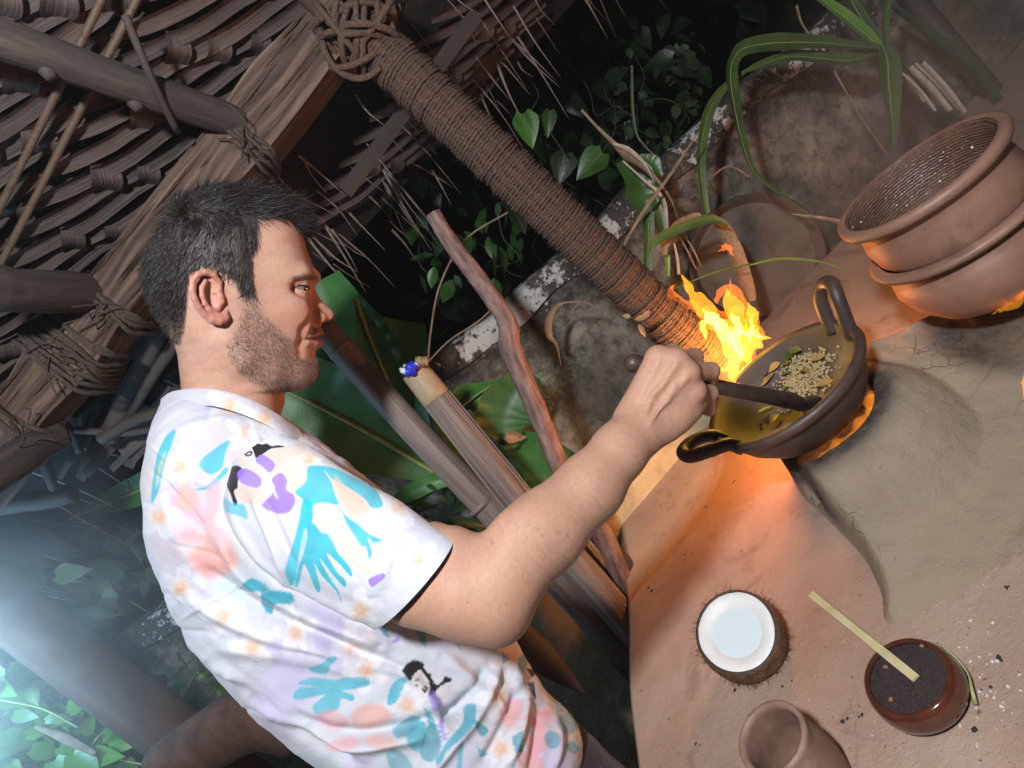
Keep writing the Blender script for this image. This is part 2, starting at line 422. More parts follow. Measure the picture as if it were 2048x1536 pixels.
# zoom coordinates of each vertex on the mid plane, for painting
hp = proj(HF.world(np.column_stack([V[:, :2], np.zeros(len(V))])))
hx, hy = (hp[0]-250)*3.072, (hp[1]-340)*3.072
SCALP = [(1118,440),(1060,372),(990,325),(930,303),(880,300),(815,330),(806,400),(815,470),(775,560),(780,700),(800,780),(725,770),(680,690),(600,640),(500,610),(440,640),(412,740),(398,880),(385,980),(350,1060),(250,1060),(-100,1000),(-100,-100),(1300,-100),(1300,440)]
BEARD = [(700,700),(790,760),(810,830),(850,900),(930,960),(1000,1040),(1030,1120),(1085,1150),(1150,1155),(1186,1190),(1190,1240),(1130,1300),(985,1330),(860,1300),(720,1210),(640,1120),(640,1030),(700,920),(715,820)]
skin = np.array([.48,.28,.205])
c = np.tile(skin, (len(V), 1))
nz = vnoise(V, 90, 3)[:, None]; c = c*(1+.08*nz); bl2 = vnoise(V, 45, 13)[:, None]; c = c*(1-np.clip(bl2, 0, 1)*np.array([.0,.10,.09]))
red = np.exp(-((hx-1180)**2+(hy-900)**2)/140**2)*.5+np.exp(-((hx-1010)**2+(hy-880)**2)/130**2)*.35
ear = inpoly(hx, hy, [(418,640),(520,612),(600,650),(640,760),(650,900),(610,950),(520,920),(440,820)]) & (np.abs(V[:, 2]) > .066)
red = red+ear*.55
c = c*(1-red[:, None]*np.array([0,.30,.28]))
lips = softpoly(hx, hy, [(1100,1022),(1150,996),(1215,990),(1230,1060),(1190,1078),(1140,1066)], 9)*(np.abs(V[:, 2]) < .026)
c = c*(1-lips[:, None])+lips[:, None]*np.array([.40,.155,.13])
bd = softpoly(hx, hy, BEARD, 45)*(.72+.28*vnoise(V, 400, 5))
must = softpoly(hx, hy, [(1120,950),(1200,950),(1205,990),(1110,1005)], 14)*.45
bd = np.maximum(bd*(.46+.22*sstep(1000, 1290, hy)), must*.7)[:, None]
c = c*(1-bd)+bd*np.array([.135,.088,.068])
sc = softpoly(hx, hy, SCALP, 14)*(.55+.45*sstep(1060, 780, hy)); sc = np.where(ear, 0, sc)[:, None]
c = c*(1-sc)+sc*np.array([.050,.038,.033])
brow = (softpoly(hx, hy, [(1000,668),(1090,642),(1165,652),(1172,680),(1110,674),(1010,684)], 12)*.62+softpoly(hx, hy, [(1100,655),(1170,655),(1172,690),(1110,690)], 16)*.3)[:, None]
slit = softpoly(hx, hy, [(1094,1020),(1140,1021),(1215,1014),(1215,1036),(1140,1032),(1094,1027)], 5)[:, None]*.8; c = c*(1-slit)+slit*np.array([.09,.03,.028])  # shade between the parted lips painted into the skin colour
lid = softpoly(hx, hy, [(985,700),(1040,690),(1100,694),(1120,725),(1090,745),(1030,745),(990,728)], 16)[:, None]*.30; c = c*(1-lid)+lid*np.array([.24,.11,.085])  # lid shadow round the eye painted into the skin colour
c = c*(1-brow)+brow*np.array([.10,.06,.045])
headV, headQ, headC = HF.world(V), Q, c
headN = HN[:, :1]*HF.x+HN[:, 1:2]*HF.y+HN[:, 2:3]*HF.z
headL = V

# ------------------------------------------------------------------ right arm and fist (camera-aligned metric axes)
def cc(px, py, d): return np.array([(px-1024)*d/FPX, (768-py)*d/FPX, -d])
def camworld(V): return CAM+V[:, :1]*Rv+V[:, 1:2]*Uv-V[:, 2:3]*Fv
def pr(rp, d): return rp*d/FPX
arm = [(560,985,.645,.040),(700,1075,.612,.041),(830,1148,.582,.0405),(930,1180,.566,.041),(985,1200,.562,.038)]
fore = [(985,1185,.562,.037),(1008,1146,.565,.0375),(1088,1062,.578,.0375),(1180,974,.602,.0322),(1240,900,.622,.0275),(1276,856,.634,.0250)]
af = Field(cc(640,1330,.70)+[-.01,-.01,0], cc(1470,640,.52)+[.02,.02,0], .0015)
lo_ = np.array([-.26,-.30,-.735]); hi_ = np.array([.26,.07,-.50])
af = Field(lo_, hi_, .0016)
af.chain([cc(*p[:3]) for p in arm], [p[3] for p in arm], .012)
af.chain([cc(*p[:3]) for p in fore], [p[3] for p in fore], .012)
af.capsule(cc(955,1215,.568), cc(992,1228,.570), .026, .0265, .018)
af.ell(cc(1040,1078,.557), (.026,.026,.018), .02)           # brachioradialis
af.capsule(cc(840,1190,.575), cc(930,1220,.572), .026, .022, .02)   # triceps
af.capsule(cc(905,1095,.572), cc(880,1100,.575), .020, .026, .02)   # biceps
mc = [((1262,826,.640),(1317,717,.636),.0150,.0135),((1284,832,.636),(1352,722,.629),.0150,.0132),((1304,842,.636),(1374,746,.628),.0150,.0128),((1322,850,.640),(1388,782,.633),.0155,.0125)]
for a, b, r1, r2 in mc: af.capsule(cc(*a), cc(*b), r1, r2, .009)
af.capsule(cc(1335,846,.642), cc(1378,820,.642), .0155, .0125, .010)
af.capsule(cc(1268,850,.640), cc(1300,790,.650), .020, .016, .012)
af.capsule(cc(1290,868,.634), cc(1345,838,.640), .0215, .0165, .012)
af.capsule(cc(1395,800,.648), cc(1360,830,.646), .012, .014, .010)
fing = [[(1317,717,.637),(1344,706,.668),(1345,742,.692),(1328,760,.684)],
        [(1352,722,.630),(1388,714,.660),(1394,752,.690),(1372,768,.684)],
        [(1374,746,.629),(1421,742,.655),(1418,778,.684),(1394,788,.680)],
        [(1388,782,.634),(1420,786,.653),(1418,818,.672),(1398,815,.672)]]
for i, f in enumerate(fing):
    rr = [.0108,.0096,.0086,.0078] if i < 3 else [.0100,.0084,.0076,.0068]
    af.capsule(cc(*f[0]), cc(*f[0]), rr[0]+.0022, rr[0]+.0022, .006)
    af.chain([cc(*p) for p in f], rr, .0040)
th = [(1275,820,.655),(1296,772,.682),(1330,772,.702),(1362,772,.702)]
af.chain([cc(*p) for p in th], [.0135,.0112,.0100,.0085], .004)
for a, b, *_ in mc[:3]:                   # tendons
    a = np.array(a); b = np.array(b); af.capsule(cc(a[0]+12, a[1]-20, a[2]-.0135), cc(b[0], b[1]+8, b[2]-.0125), .0016, .0022, .005)
for vein in ([(1290,830,.618),(1305,790,.616),(1330,765,.612)], [(1300,845,.620),(1335,800,.616),(1350,770,.614)]):
    for p_, q_ in zip(vein[:-1], vein[1:]):
        # sit on the surface: walk towards the camera until outside
        def onskin(p):
            for d_ in np.arange(.50, .70, .0012):
                c_ = cc(p[0], p[1], d_); ii = np.round((c_-af.lo)/af.h).astype(int)
                if (ii >= 0).all() and (ii < af.n).all() and af.F[tuple(ii)] < 0: return c_
            return cc(*p)
        af.capsule(onskin(p_), onskin(q_), .0006, .0006, .006)
# loose neck-to-shoulder core so the figure goes on under the shirt
V, Q = af.nets(); V = relax(V, Q, 1, .45)
ax_, ay_, _ = proj(camworld(V))
c = np.tile(np.array([.44,.245,.17]), (len(V), 1))*(1+.08*vnoise(V, 60, 4)[:, None]+.03*vnoise(V, 300, 6)[:, None])
kn = np.zeros(len(V))
for f in fing: p = cc(*f[0]); kn = np.maximum(kn, np.exp(-((V-p)**2).sum(1)/.016**2))
c = c*(1-.3*kn[:, None]*np.array([0,.35,.3]))
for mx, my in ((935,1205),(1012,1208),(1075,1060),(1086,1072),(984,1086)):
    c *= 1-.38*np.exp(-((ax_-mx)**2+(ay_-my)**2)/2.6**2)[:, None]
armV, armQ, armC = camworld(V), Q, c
armN = vnormals(armV, armQ)

# ------------------------------------------------------------------ shirt shapes
TF = LocalFrame(620, 1150, 0.745)
Bc = [(330,806),(312,860),(297,930),(293,1010),(302,1100),(335,1195),(392,1298),(470,1392),(560,1472),(650,1550),(740,1640),(820,1740)]
Fc = [(596,858),(640,890),(690,930),(750,980),(830,1050),(915,1130),(975,1205),(1030,1290),(1082,1372),(1140,1440),(1138,1530),(1128,1640)]
Wc = [.078,.116,.132,.140,.140,.130,.119,.115,.118,.124,.130,.134]
def tw(px, py, z=0.0):
    a = TF.loc(px, py); return TF.O+a[..., :1]*TF.x+a[..., 1:2]*TF.y+np.asarray(z)*TF.z
nt_, na_ = 380, 520
tt = np.linspace(0, len(Bc)-1, nt_)
B2, F2 = spline(Bc, nt_), spline(Fc, nt_); W2 = spline(np.array(Wc)[:, None], nt_)[:, 0]
bl, fl = TF.loc(B2[:, 0], B2[:, 1]), TF.loc(F2[:, 0], F2[:, 1])
cen = (bl+fl)/2; ev = (fl-bl)/2
u = np.linspace(0, 1, na_, endpoint=False)
# denser sampling on the side that faces the camera
th_ = 2*math.pi*u; th_ = th_-.45*np.sin(2*th_-math.pi)*0
sg = lambda v, p: np.sign(v)*np.abs(v)**p
cx, sx = sg(np.cos(th_), 2/2.25), sg(np.sin(th_), 2/2.25)
L = np.zeros((nt_, na_, 3))
L[..., 0] = cen[:, None, 0]+ev[:, None, 0]*cx; L[..., 1] = cen[:, None, 1]+ev[:, None, 1]*cx
L[..., 2] = W2[:, None]*sx
TV = TF.O+L.reshape(-1, 3) @ np.stack([TF.x, TF.y, TF.z])
TQ = grid_faces(nt_, na_, True)
px_, py_, _ = proj(TV)
# cloth folds: ridges along traced lines plus soft ripples
def ridge(px, py, line, w, amp, end=60):
    line = spline(line, 24); d = polydist(px, py, line, False)
    e = np.minimum(np.hypot(px-line[0, 0], py-line[0, 1]), np.hypot(px-line[-1, 0], py-line[-1, 1]))
    return amp*np.exp(-(d/w)**2)*sstep(0, end, e+w)
FOLDS = [([(440,1060),(500,1160),(620,1230),(760,1290)],16,.010),([(390,1130),(520,1215),(660,1280),(760,1330)],13,-.006),
 ([(360,1180),(480,1250),(600,1290),(720,1320)],14,.006),([(420,1290),(560,1310),(680,1330),(800,1340)],16,.004),
 ([(460,1350),(560,1420),(690,1470),(860,1440),(960,1400)],15,-.008),([(500,1400),(600,1450),(700,1490),(860,1470)],13,.009),
 ([(560,1440),(650,1490),(720,1540)],12,-.006),([(1000,1320),(960,1420),(900,1500),(850,1560)],11,.008),([(1050,1360),(1010,1450),(960,1540)],11,-.007),
 ([(1050,1390),(1040,1460),(1010,1545)],9,.008),([(1080,1400),(1075,1480),(1060,1560)],10,-.007),([(980,1330),(930,1400),(860,1470)],10,-.006),
 ([(1110,1420),(1115,1490),(1100,1560)],9,.006),([(880,1310),(940,1360),(990,1420)],14,.006),([(1000,1290),(1030,1350),(1060,1420)],12,.006),
 ([(330,880),(400,850),(500,850)],14,.004),([(340,1000),(370,1100),(430,1200)],20,.004),([(800,1330),(860,1400),(900,1480)],12,.006),([(420,1320),(520,1390),(610,1440)],12,.006),
 ([(640,1300),(760,1350),(860,1380)],14,-.004),([(540,1240),(640,1275),(740,1310),(840,1350)],10,-.005)]
near = (TV-TF.O) @ TF.z > 0
dsp = np.zeros(len(TV))
for ln, w, a in FOLDS: dsp += ridge(px_, py_, ln, w*1.05, a*1.3)
TN = vnormals(TV, TQ)
if ((TV-TV.mean(0))*TN).sum() < 0: TN = -TN; TQ = TQ[:, ::-1]
g_ = np.random.default_rng(5)
for i in range(90):
    cx0, cy0 = g_.uniform(320, 1120), g_.uniform(860, 1530); an0 = g_.normal(.55, .45); L0 = g_.uniform(30, 90)
    ln = [(cx0-L0*math.cos(an0), cy0-L0*math.sin(an0)), (cx0+g_.normal()*8, cy0+g_.normal()*8), (cx0+L0*math.cos(an0), cy0+L0*math.sin(an0))]
    mk = np.nonzero((np.abs(px_-cx0) < 120) & (np.abs(py_-cy0) < 120))[0]
    if len(mk): dsp[mk] += ridge(px_[mk], py_[mk], ln, g_.uniform(3.5, 7), g_.choice([-1, 1])*g_.uniform(.0006, .0018), 25)
dsp = dsp*near+.0022*vnoise(TV, 28, 8)+.0010*vnoise(TV, 75, 9)
TV = TV+TN*dsp[:, None]
# sleeve: top and bottom outline of each section
ST = [(560,868,.625),(640,902,.610),(722,953,.600),(812,1010,.590),(858,1043,.584),(904,1074,.579)]
SB = [(462,930,.640),(450,1030,.625),(516,1130,.606),(628,1196,.590),(690,1228,.584),(745,1257,.579)]
Sb = [.022,.044,.055,.057,.057,.058]
ns_, ma_ = 230, 360
s1, s2 = spline(ST, ns_), spline(SB, ns_); sb = spline(np.array(Sb)[:, None], ns_)[:, 0]
p1, p2 = P(s1[:, 0], s1[:, 1], 1)*0, None
p1 = CAM+ray(s1[:, 0], s1[:, 1])*s1[:, 2:3]; p2 = CAM+ray(s2[:, 0], s2[:, 1])*s2[:, 2:3]
sc_, se = (p1+p2)/2, (p1-p2)/2
lat = nrm(-nrm(ray(650, 1050)))
a2 = np.linspace(0, 2*math.pi, ma_, endpoint=False)
cx, sx = sg(np.cos(a2), 2/2.1), sg(np.sin(a2), 2/2.1)
SV = sc_[:, None]+se[:, None]*cx[None, :, None]+(sb[:, None]*sx[None])[..., None]*lat
SV = SV.reshape(-1, 3); SQ = grid_faces(ns_, ma_, True)
SN = vnormals(SV, SQ)
if ((SV-np.repeat(sc_, ma_, 0))*SN).sum() < 0: SN = -SN; SQ = SQ[:, ::-1]
sx_, sy_, _ = proj(SV)
sd = .0012*vnoise(SV, 35, 11)+.0006*vnoise(SV, 90, 12)
for ln, w, a in [([(500,980),(540,1060),(570,1140),(585,1175)],9,.006),([(520,980),(560,1070),(600,1160)],9,-.004),([(640,890),(700,930),(790,985)],12,-.003),([(800,1060),(780,1120),(740,1200)],16,.003),([(470,960),(470,1040),(520,1120),(600,1180),(740,1250)],9,.004)]:
    sd += ridge(sx_, sy_, ln, w, a)*(((SV-np.repeat(sc_, ma_, 0)) @ lat) > 0)
SV = SV+SN*sd[:, None]
# turn the cuff inwards so the cloth has thickness
inn = SV.reshape(ns_, ma_, 3)[-1:, :]*1.0
cnt = inn.mean(1, keepdims=True)
cuff = np.concatenate([cnt+(inn-cnt)*.985+(sc_[-3]-sc_[-1])*.3, cnt+(inn-cnt)*.97+(sc_[-30]-sc_[-1]), cnt+(inn-cnt)*.94+(sc_[-60]-sc_[-1])], 0)
SV = np.vstack([SV, cuff.reshape(-1, 3)]); SQ = grid_faces(ns_+3, ma_, True)
if True:
    nn_ = vnormals(SV, SQ)
    if ((SV[:ns_*ma_]-np.repeat(sc_, ma_, 0))*nn_[:ns_*ma_]).sum() < 0: SQ = SQ[:, ::-1]
# ------------------------------------------------------------------ the printed cloth (flat print, carried by the cloth mesh)
def S1(*pts): return [(270+x/2.926, 740+y/2.926) for x, y in pts]
def S2(*pts): return [(400+x/2.409, 1050+y/2.409) for x, y in pts]
TEAL = (.012,.36,.47); TEAL2 = (.03,.27,.36); PURP = (.24,.13,.58); BLK = (.012,.010,.014); CREAM = (.52,.40,.33)
PEACH = (.60,.37,.24); PINK = (.62,.29,.32); SAL = (.64,.31,.25); YEL = (.6,.3,.06); WHT = (.50,.51,.57); LAV = (.52,.46,.64)
def smooth_poly(p, n=5): 
    p = np.asarray(p, float); q = np.vstack([p[-2:], p, p[:2]]); s = spline(q, (len(q)-1)*n+1)
    return s[2*n:2*n+len(p)*n]
HIB = [(300,650),(350,690),(400,800),(420,700),(470,655),(510,670),(505,800),(470,900),(520,940),(560,1020),(600,1120),(540,1190),(440,1215),(350,1160),(330,1080),(400,1010),(300,1010),(250,960),(330,930),(400,960),(340,880),(240,810),(225,740)]
PRINT_BODY = [
 (S1((240,350),(210,450),(170,560),(140,700),(95,780),(105,640),(130,500),(180,390)), TEAL, 2, .9),
 (S1((180,480),(150,600),(135,660),(120,690),(140,560)), (.55,.46,.22), 3, .7),
 (S1((375,540),(480,450),(560,410),(530,480),(510,570),(450,610),(400,590)), TEAL, 1.5, .9),
 (S1((340,700),(430,670),(530,570),(540,600),(450,690),(370,705)), TEAL, 1.5, .9),
 (S1(*HIB), PINK, 14, .75), (S1((330,1060),(440,1040),(560,1060),(600,1120),(540,1190),(440,1210),(350,1160)), SAL, 18, .7),
 (S1((270,650),(380,740),(330,830),(240,800)), PEACH, 12, .6),
 (S1((620,1270),(680,1220),(760,1260),(780,1280),(700,1300),(640,1290)), TEAL2, 2, .9),
 (S1((740,1290),(830,1290),(920,1310),(900,1360),(810,1370),(795,1430),(750,1380)), TEAL2, 2, .9),
 (S2((195,300),(250,255),(330,300),(300,320),(220,312)), TEAL2, 1.5, .85), (S2((300,330),(380,320),(450,335),(440,380),(365,385),(345,430),(300,390)), TEAL2, 1.5, .9),
 (S2((525,690),(580,670),(625,635),(660,640),(630,680),(610,715),(545,712)), TEAL, 1.5, .9),
 (S2((470,765),(540,735),(640,745),(700,735),(800,735),(815,770),(750,790),(690,800),(740,820),(735,850),(680,835),(670,880),(620,910),(560,910),(545,870),(600,820),(540,830),(450,840),(475,785),(560,780)), TEAL, 2, .85),
 (S2((930,760),(1000,735),(970,800),(945,855),(900,860)), TEAL, 1, .9),
 (S2((560,920),(620,890),(690,920),(720,960),(660,985),(590,965)), PINK, 10, .75), (S2((730,910),(790,865),(880,870),(920,910),(890,960),(800,985),(740,970)), SAL, 9, .75),
 (S2((620,1050),(720,1020),(780,1040),(740,1080),(640,1090),(600,1070)), PINK, 9, .7), (S2((790,1030),(880,1005),(940,1040),(930,1080),(840,1080)), SAL, 9, .7), (S2((700,1110),(780,1090),(850,1130),(820,1175),(720,1175)), LAV, 10, .75),
 (S2((930,985),(1010,925),(1060,930),(1030,990),(960,1030)), TEAL2, 2, .85),(S2((1000,1010),(1070,940),(1090,1000),(1060,1090),(1010,1070)), TEAL, 2, .85),
 (S2((1060,1090),(1100,960),(1150,990),(1160,1080),(1120,1140),(1080,1130)), TEAL2, 2, .85),(S2((1075,880),(1110,900),(1150,990),(1100,960)), TEAL2, 2, .85),
 (S2((900,1090),(960,1085),(1020,1150),(1010,1175),(920,1175)), TEAL2, 4, .7),
 (S2((1190,1040),(1260,960),(1275,870),(1330,870),(1320,960),(1250,1040),(1200,1080),(1150,1160),(1140,1130)), TEAL2, 2, .9),
 (S2((1310,930),(1345,950),(1390,990),(1360,1020),(1330,980)), TEAL2, 2, .85), (S2((1245,1060),(1270,1050),(1260,1175),(1235,1175)), TEAL, 2, .8),(S2((1330,1060),(1370,1090),(1390,1110),(1350,1120)), TEAL, 2, .8),
 (S2((1440,900),(1500,840),(1560,850),(1540,930),(1480,980)), PINK, 6, .8), (S2((1560,930),(1640,890),(1690,900),(1660,990),(1680,1060),(1600,1120),(1570,1040),(1620,990)), PINK, 5, .85),
 (S2((1540,1110),(1600,1090),(1650,1130),(1640,1175),(1540,1175)), PINK, 5, .8),
 (S2((1500,1020),(1560,990),(1555,1090),(1520,1100)), TEAL2, 1.5, .8), (S2((1660,1010),(1700,990),(1740,1030),(1710,1080),(1670,1060)), TEAL2, 2, .8), (S2((1690,800),(1740,840),(1760,900),(1720,910)), TEAL2, 2, .7), (S2((1720,930),(1790,900),(1830,960),(1780,1010),(1740,990)), TEAL2, 2, .7),
 (S2((1740,1060),(1800,1040),(1840,1080),(1800,1110)), TEAL2, 2, .7), (S2((1560,620),(1600,600),(1570,690),(1545,720),(1530,650)), TEAL2, 2, .8),(S2((1450,600),(1490,650),(1460,670)), TEAL2, 1, .8), (S2((1030,490),(1090,520),(1090,590),(1060,570)), TEAL2, 2, .8), (S2((860,470),(890,450),(915,550),(880,530)), TEAL2, 2, .8), (S2((1200,530),(1240,540),(1260,610)), TEAL2, 2, .8), (S2((920,570),(960,530),(960,560)), PURP, 1.5, .8),
 (S2((1570,690),(1635,700),(1600,735)), BLK, 1, .95),(S2((1575,760),(1610,755),(1620,840),(1600,810)), BLK, 1, .95),
 # printed head of a dark-haired dancer
 (S2((1010,735),(1040,700),(1080,700),(1105,760),(1110,800),(1085,835),(1050,800),(1015,750)), (.58,.53,.54), 1, 1),
 (S2((975,705),(1010,660),(1050,652),(1075,670),(1085,700),(1110,720),(1130,765),(1160,760),(1180,730),(1215,748),(1160,775),(1130,810),(1100,822),(1108,780),(1090,730),(1060,700),(1030,720),(1010,750)), BLK, .8, 1),
 (S2((1030,745),(1055,738),(1058,746),(1034,752)), BLK, .5, 1),(S2((1072,715),(1084,720),(1082,728)), BLK, .5, 1),(S2((1040,768),(1058,776),(1056,780),(1038,774)), BLK, .5, 1),(S2((1066,755),(1072,762),(1070,768)), BLK, .5, 1),
 (S2((1070,790),(1088,775),(1098,790),(1085,808),(1072,802)), BLK, .6, 1),(S2((1077,792),(1087,784),(1091,791),(1084,799)), WHT, .5, 1),
 (S2((1100,812),(1130,800),(1165,860),(1135,900),(1115,870)), PURP, 1.5, .75),(S2((1150,960),(1170,920),(1175,980),(1190,1050),(1165,1010)), PURP, 1.5, .75),
 (S2((1150,790),(1210,770),(1190,830),(1160,850)), CREAM, 4, .5),
]
PRINT_SLEEVE = [
 (S1((830,460),(960,430),(1000,470),(930,520),(850,560),(800,610),(740,700),(760,740),(720,780),(640,780),(590,740),(580,700),(640,665),(730,690),(790,590),(740,500)), CREAM, 2, .85),
 (S1((610,500),(660,450),(700,450),(690,500),(650,520),(790,610),(740,640),(680,600),(590,540)), (.54,.46,.42), 2, .9),
 (S1((605,470),(650,430),(690,440),(700,500),(660,530),(610,500)), (.58,.52,.50), 1, 1),
 (S1((660,440),(700,420),(740,435),(770,430),(800,445),(840,440),(875,450),(800,460),(750,490),(710,515),(695,480),(680,450)), BLK, .8, 1),
 (S1((640,495),(665,475),(688,478),(680,500),(655,505)), BLK, .5, 1),(S1((650,493),(668,483),(680,486),(668,496)), WHT, .4, 1),(S1((612,470),(632,462),(630,466)), BLK, .4, 1),(S1((645,455),(660,458),(652,462)), BLK, .4, 1),
 (S1((530,610),(560,570),(605,560),(640,600),(605,640),(600,690),(580,710),(600,780),(580,790),(560,730),(530,660)), BLK, .8, 1),
 (S1((705,530),(740,495),(790,520),(820,555),(790,600),(750,570)), PURP, 1.5, .95),
 (S1((600,600),(640,575),(700,600),(740,640),(720,690),(640,670),(605,640)), PURP, 1.5, .95),
 (S1((800,640),(850,600),(890,640),(885,700),(930,730),(935,780),(900,830),(840,840),(780,820),(745,785),(790,740),(820,690)), PURP, 2, .95),
 (S1((815,695),(840,740),(835,755),(812,730)), WHT, 1, .8),
 (S1((870,590),(940,560),(1020,570),(1010,640),(930,700),(900,660)), (.56,.42,.32), 5, .7),
 (S1((515,745),(580,780),(640,790),(660,870),(620,860),(560,840),(525,820)), TEAL, 5, .75),
 (S1((1010,570),(1060,558),(1150,570),(1250,615),(1340,655),(1410,700),(1450,790),(1385,805),(1345,755),(1250,690),(1160,640),(1110,590),(1150,660),(1175,740),(1190,790),(1110,775),(1040,790),(1010,830),(985,760),(935,715),(1000,650)), TEAL, 1.5, .97),
 (S1((985,760),(1040,790),(1035,900),(1000,1000),(960,1100),(930,1250),(880,1240),(880,1160),(930,1000),(960,880)), TEAL, 1.5, .97),
 (S1((1035,900),(1090,950),(1150,970),(1180,1060),(1240,1130),(1270,1190),(1260,1205),(1190,1130),(1120,1070),(1180,1180),(1230,1230),(1225,1270),(1150,1190),(1080,1100),(1130,1200),(1190,1290),(1210,1370),(1180,1300),(1090,1200),(1050,1130),(1085,1280),(1060,1290),(1010,1170),(985,1140),(960,1250),(935,1255),(975,1080)), TEAL, 1.2, .97),
 (S1((1190,790),(1230,850),(1300,900),(1370,960),(1445,995),(1400,1010),(1360,980),(1385,1060),(1370,1110),(1350,1030),(1310,1040),(1270,960),(1220,870)), TEAL, 1.2, .97),
 (S1((1170,620),(1240,690),(1320,740),(1370,800),(1340,840),(1270,860),(1210,790),(1180,700)), PEACH, 9, .75),
 (S1((1045,800),(1120,790),(1200,820),(1240,900),(1300,990),(1360,1090),(1390,1190),(1370,1200),(1260,1130),(1180,1040),(1120,950),(1060,880)), (.56,.46,.38), 4, .8),
 (S1((1360,850),(1500,900),(1530,960),(1500,1000),(1420,950),(1350,890)), (.54,.46,.42), 6, .5),
 (S1((1365,1230),(1400,1205),(1450,1190),(1465,1210),(1420,1250),(1385,1270)), PURP, 1.2, .95),
 (S1((590,730),(640,790),(720,900),(790,1020),(840,1130),(880,1235),(900,1245),(845,1110),(770,960),(690,850),(620,770)), WHT, 1.5, .9),
 (S1((990,930),(1010,960),(985,1080),(950,1150),(965,1050)), WHT, 1.5, .6),
]
FLOW = [*S1((550,205),(660,365),(265,565),(140,860),(270,1275),(520,1450),(1540,800),(1600,1100),(1320,1410),(755,280),(1010,520)), *S2((110,440),(460,520),(250,590),(745,600),(1000,870),(1440,830),(1450,1080),(1050,170),(800,700),(1500,640))]
def paint(V, shapes, edge=None):
    x, y, d = proj(V)
    n = vnoise(V, 22, 21); n2 = vnoise(V, 13, 22); n3 = vnoise(V, 60, 23)
    c = np.tile(np.array(WHT), (len(V), 1))
    t = sstep(.0, .9, n)[:, None]*.75; c = c*(1-t)+t*np.array([.46,.41,.62])
    t = sstep(.1, 1., n2)[:, None]*.5; c = c*(1-t)+t*np.array([.58,.45,.35])
    t = sstep(.2, 1., -n)[:, None]*.5; c = c*(1-t)+t*np.array([.38,.55,.62])
    for i, (fx, fy) in enumerate(FLOW):            # plumeria: five pale petals round a yellow heart
        dx, dy = x-fx, y-fy; r = np.hypot(dx, dy); a = np.arctan2(dy, dx)+i*1.3
        m = r < 80
        if not m.any(): continue
        lobe = 24+26*np.abs(np.cos(a*2.5))
        pet = (sstep(lobe+5, lobe-4, r)*.85)[:, None]; c = c*(1-pet)+pet*np.array([.61,.61,.67])
        rim = (np.exp(-((r-lobe)/3.0)**2)*.30*(r > 20))[:, None]; c = c*(1-rim)+rim*np.array([.46,.41,.58])
        ht = (np.exp(-(r/(11+5*np.abs(np.cos(a*2.5))))**2)*(.8+.2*n3))[:, None]; c = c*(1-ht)+ht*np.array([.64,.31,.06])
        ht = (np.exp(-((dx+2)**2+(dy+2)**2)/4.2**2)*.85)[:, None]; c = c*(1-ht)+ht*np.array([.68,.50,.58])
    for poly, col, w, al in shapes:
        p = np.asarray(poly) if len(poly) < 5 else smooth_poly(poly)
        lo, hi = p.min(0)-w-2, p.max(0)+w+2
        m = np.nonzero((x > lo[0]) & (x < hi[0]) & (y > lo[1]) & (y < hi[1]))[0]
        if not len(m): continue
        f = (softpoly(x[m], y[m], p, max(w*.7, .7))*al*(1 if col is BLK else (.9+.1*n3[m])))[:, None]
        cc_ = np.array(col)*(1+(.07*np.sin(x[m]*.11+y[m]*.05+4*n3[m]) if col in (TEAL, TEAL2) else 0*x[m]))[:, None]
        c[m] = c[m]*(1-f)+f*cc_
    return np.clip(c, 0, .72)
# ------------------------------------------------------------------ the man
m, nt, b = nodemat('skin'); va = N(nt, 'VertexColor', layer_name='col'); v = objco(nt)
f1 = noise(nt, 260, 4, .7, v); f2 = noise(nt, 1400, 3, .6, v)
nt.links.new(mix(nt, 1.0, va.outputs[0], ramp(nt, f1, [(.3, (.88,.84,.83)), (.52, (.98,.97,.965)), (.7, (1.05,1.04,1.03))]), 'MULTIPLY'), b.inputs['Base Color'])
b.inputs['Roughness'].default_value = .52; b.inputs['Specular IOR Level'].default_value = .4; b.inputs['Subsurface Weight'].default_value = .15
b.inputs['Subsurface Radius'].default_value = (.012,.004,.002); b.inputs['Subsurface Scale'].default_value = .6
p_ = bump(nt, b, f2, .45, .0008); bump(nt, b, f1, .22, .0014, p_)
SKIN = m
def clothmat(name, vc=True, colr=None):
    m, nt, b = nodemat(name); v = objco(nt)
    if vc: va = N(nt, 'VertexColor', layer_name='col'); nt.links.new(va.outputs[0], b.inputs['Base Color'])
    else: b.inputs['Base Color'].default_value = (*colr, 1)
    b.inputs['Roughness'].default_value = .8; b.inputs['Sheen Weight'].default_value = .15
    b.inputs['Specular IOR Level'].default_value = .25
    w = noise(nt, 900, 2, .5, v); w2 = noise(nt, 60, 5, .6, v, .6)
    p = bump(nt, b, w2, .35, .004); bump(nt, b, w, .25, .0008, p); return m
CLOTH = clothmat('printed_cotton'); NAVY = clothmat('dark_trouser_cloth', False, (.012,.012,.022))
man = empty('person', (-.46, .74, 0), 'man with short dark hair in a pale floral short-sleeved shirt, stirring the clay pan', 'person')
nH, nA = len(headV), len(armV)
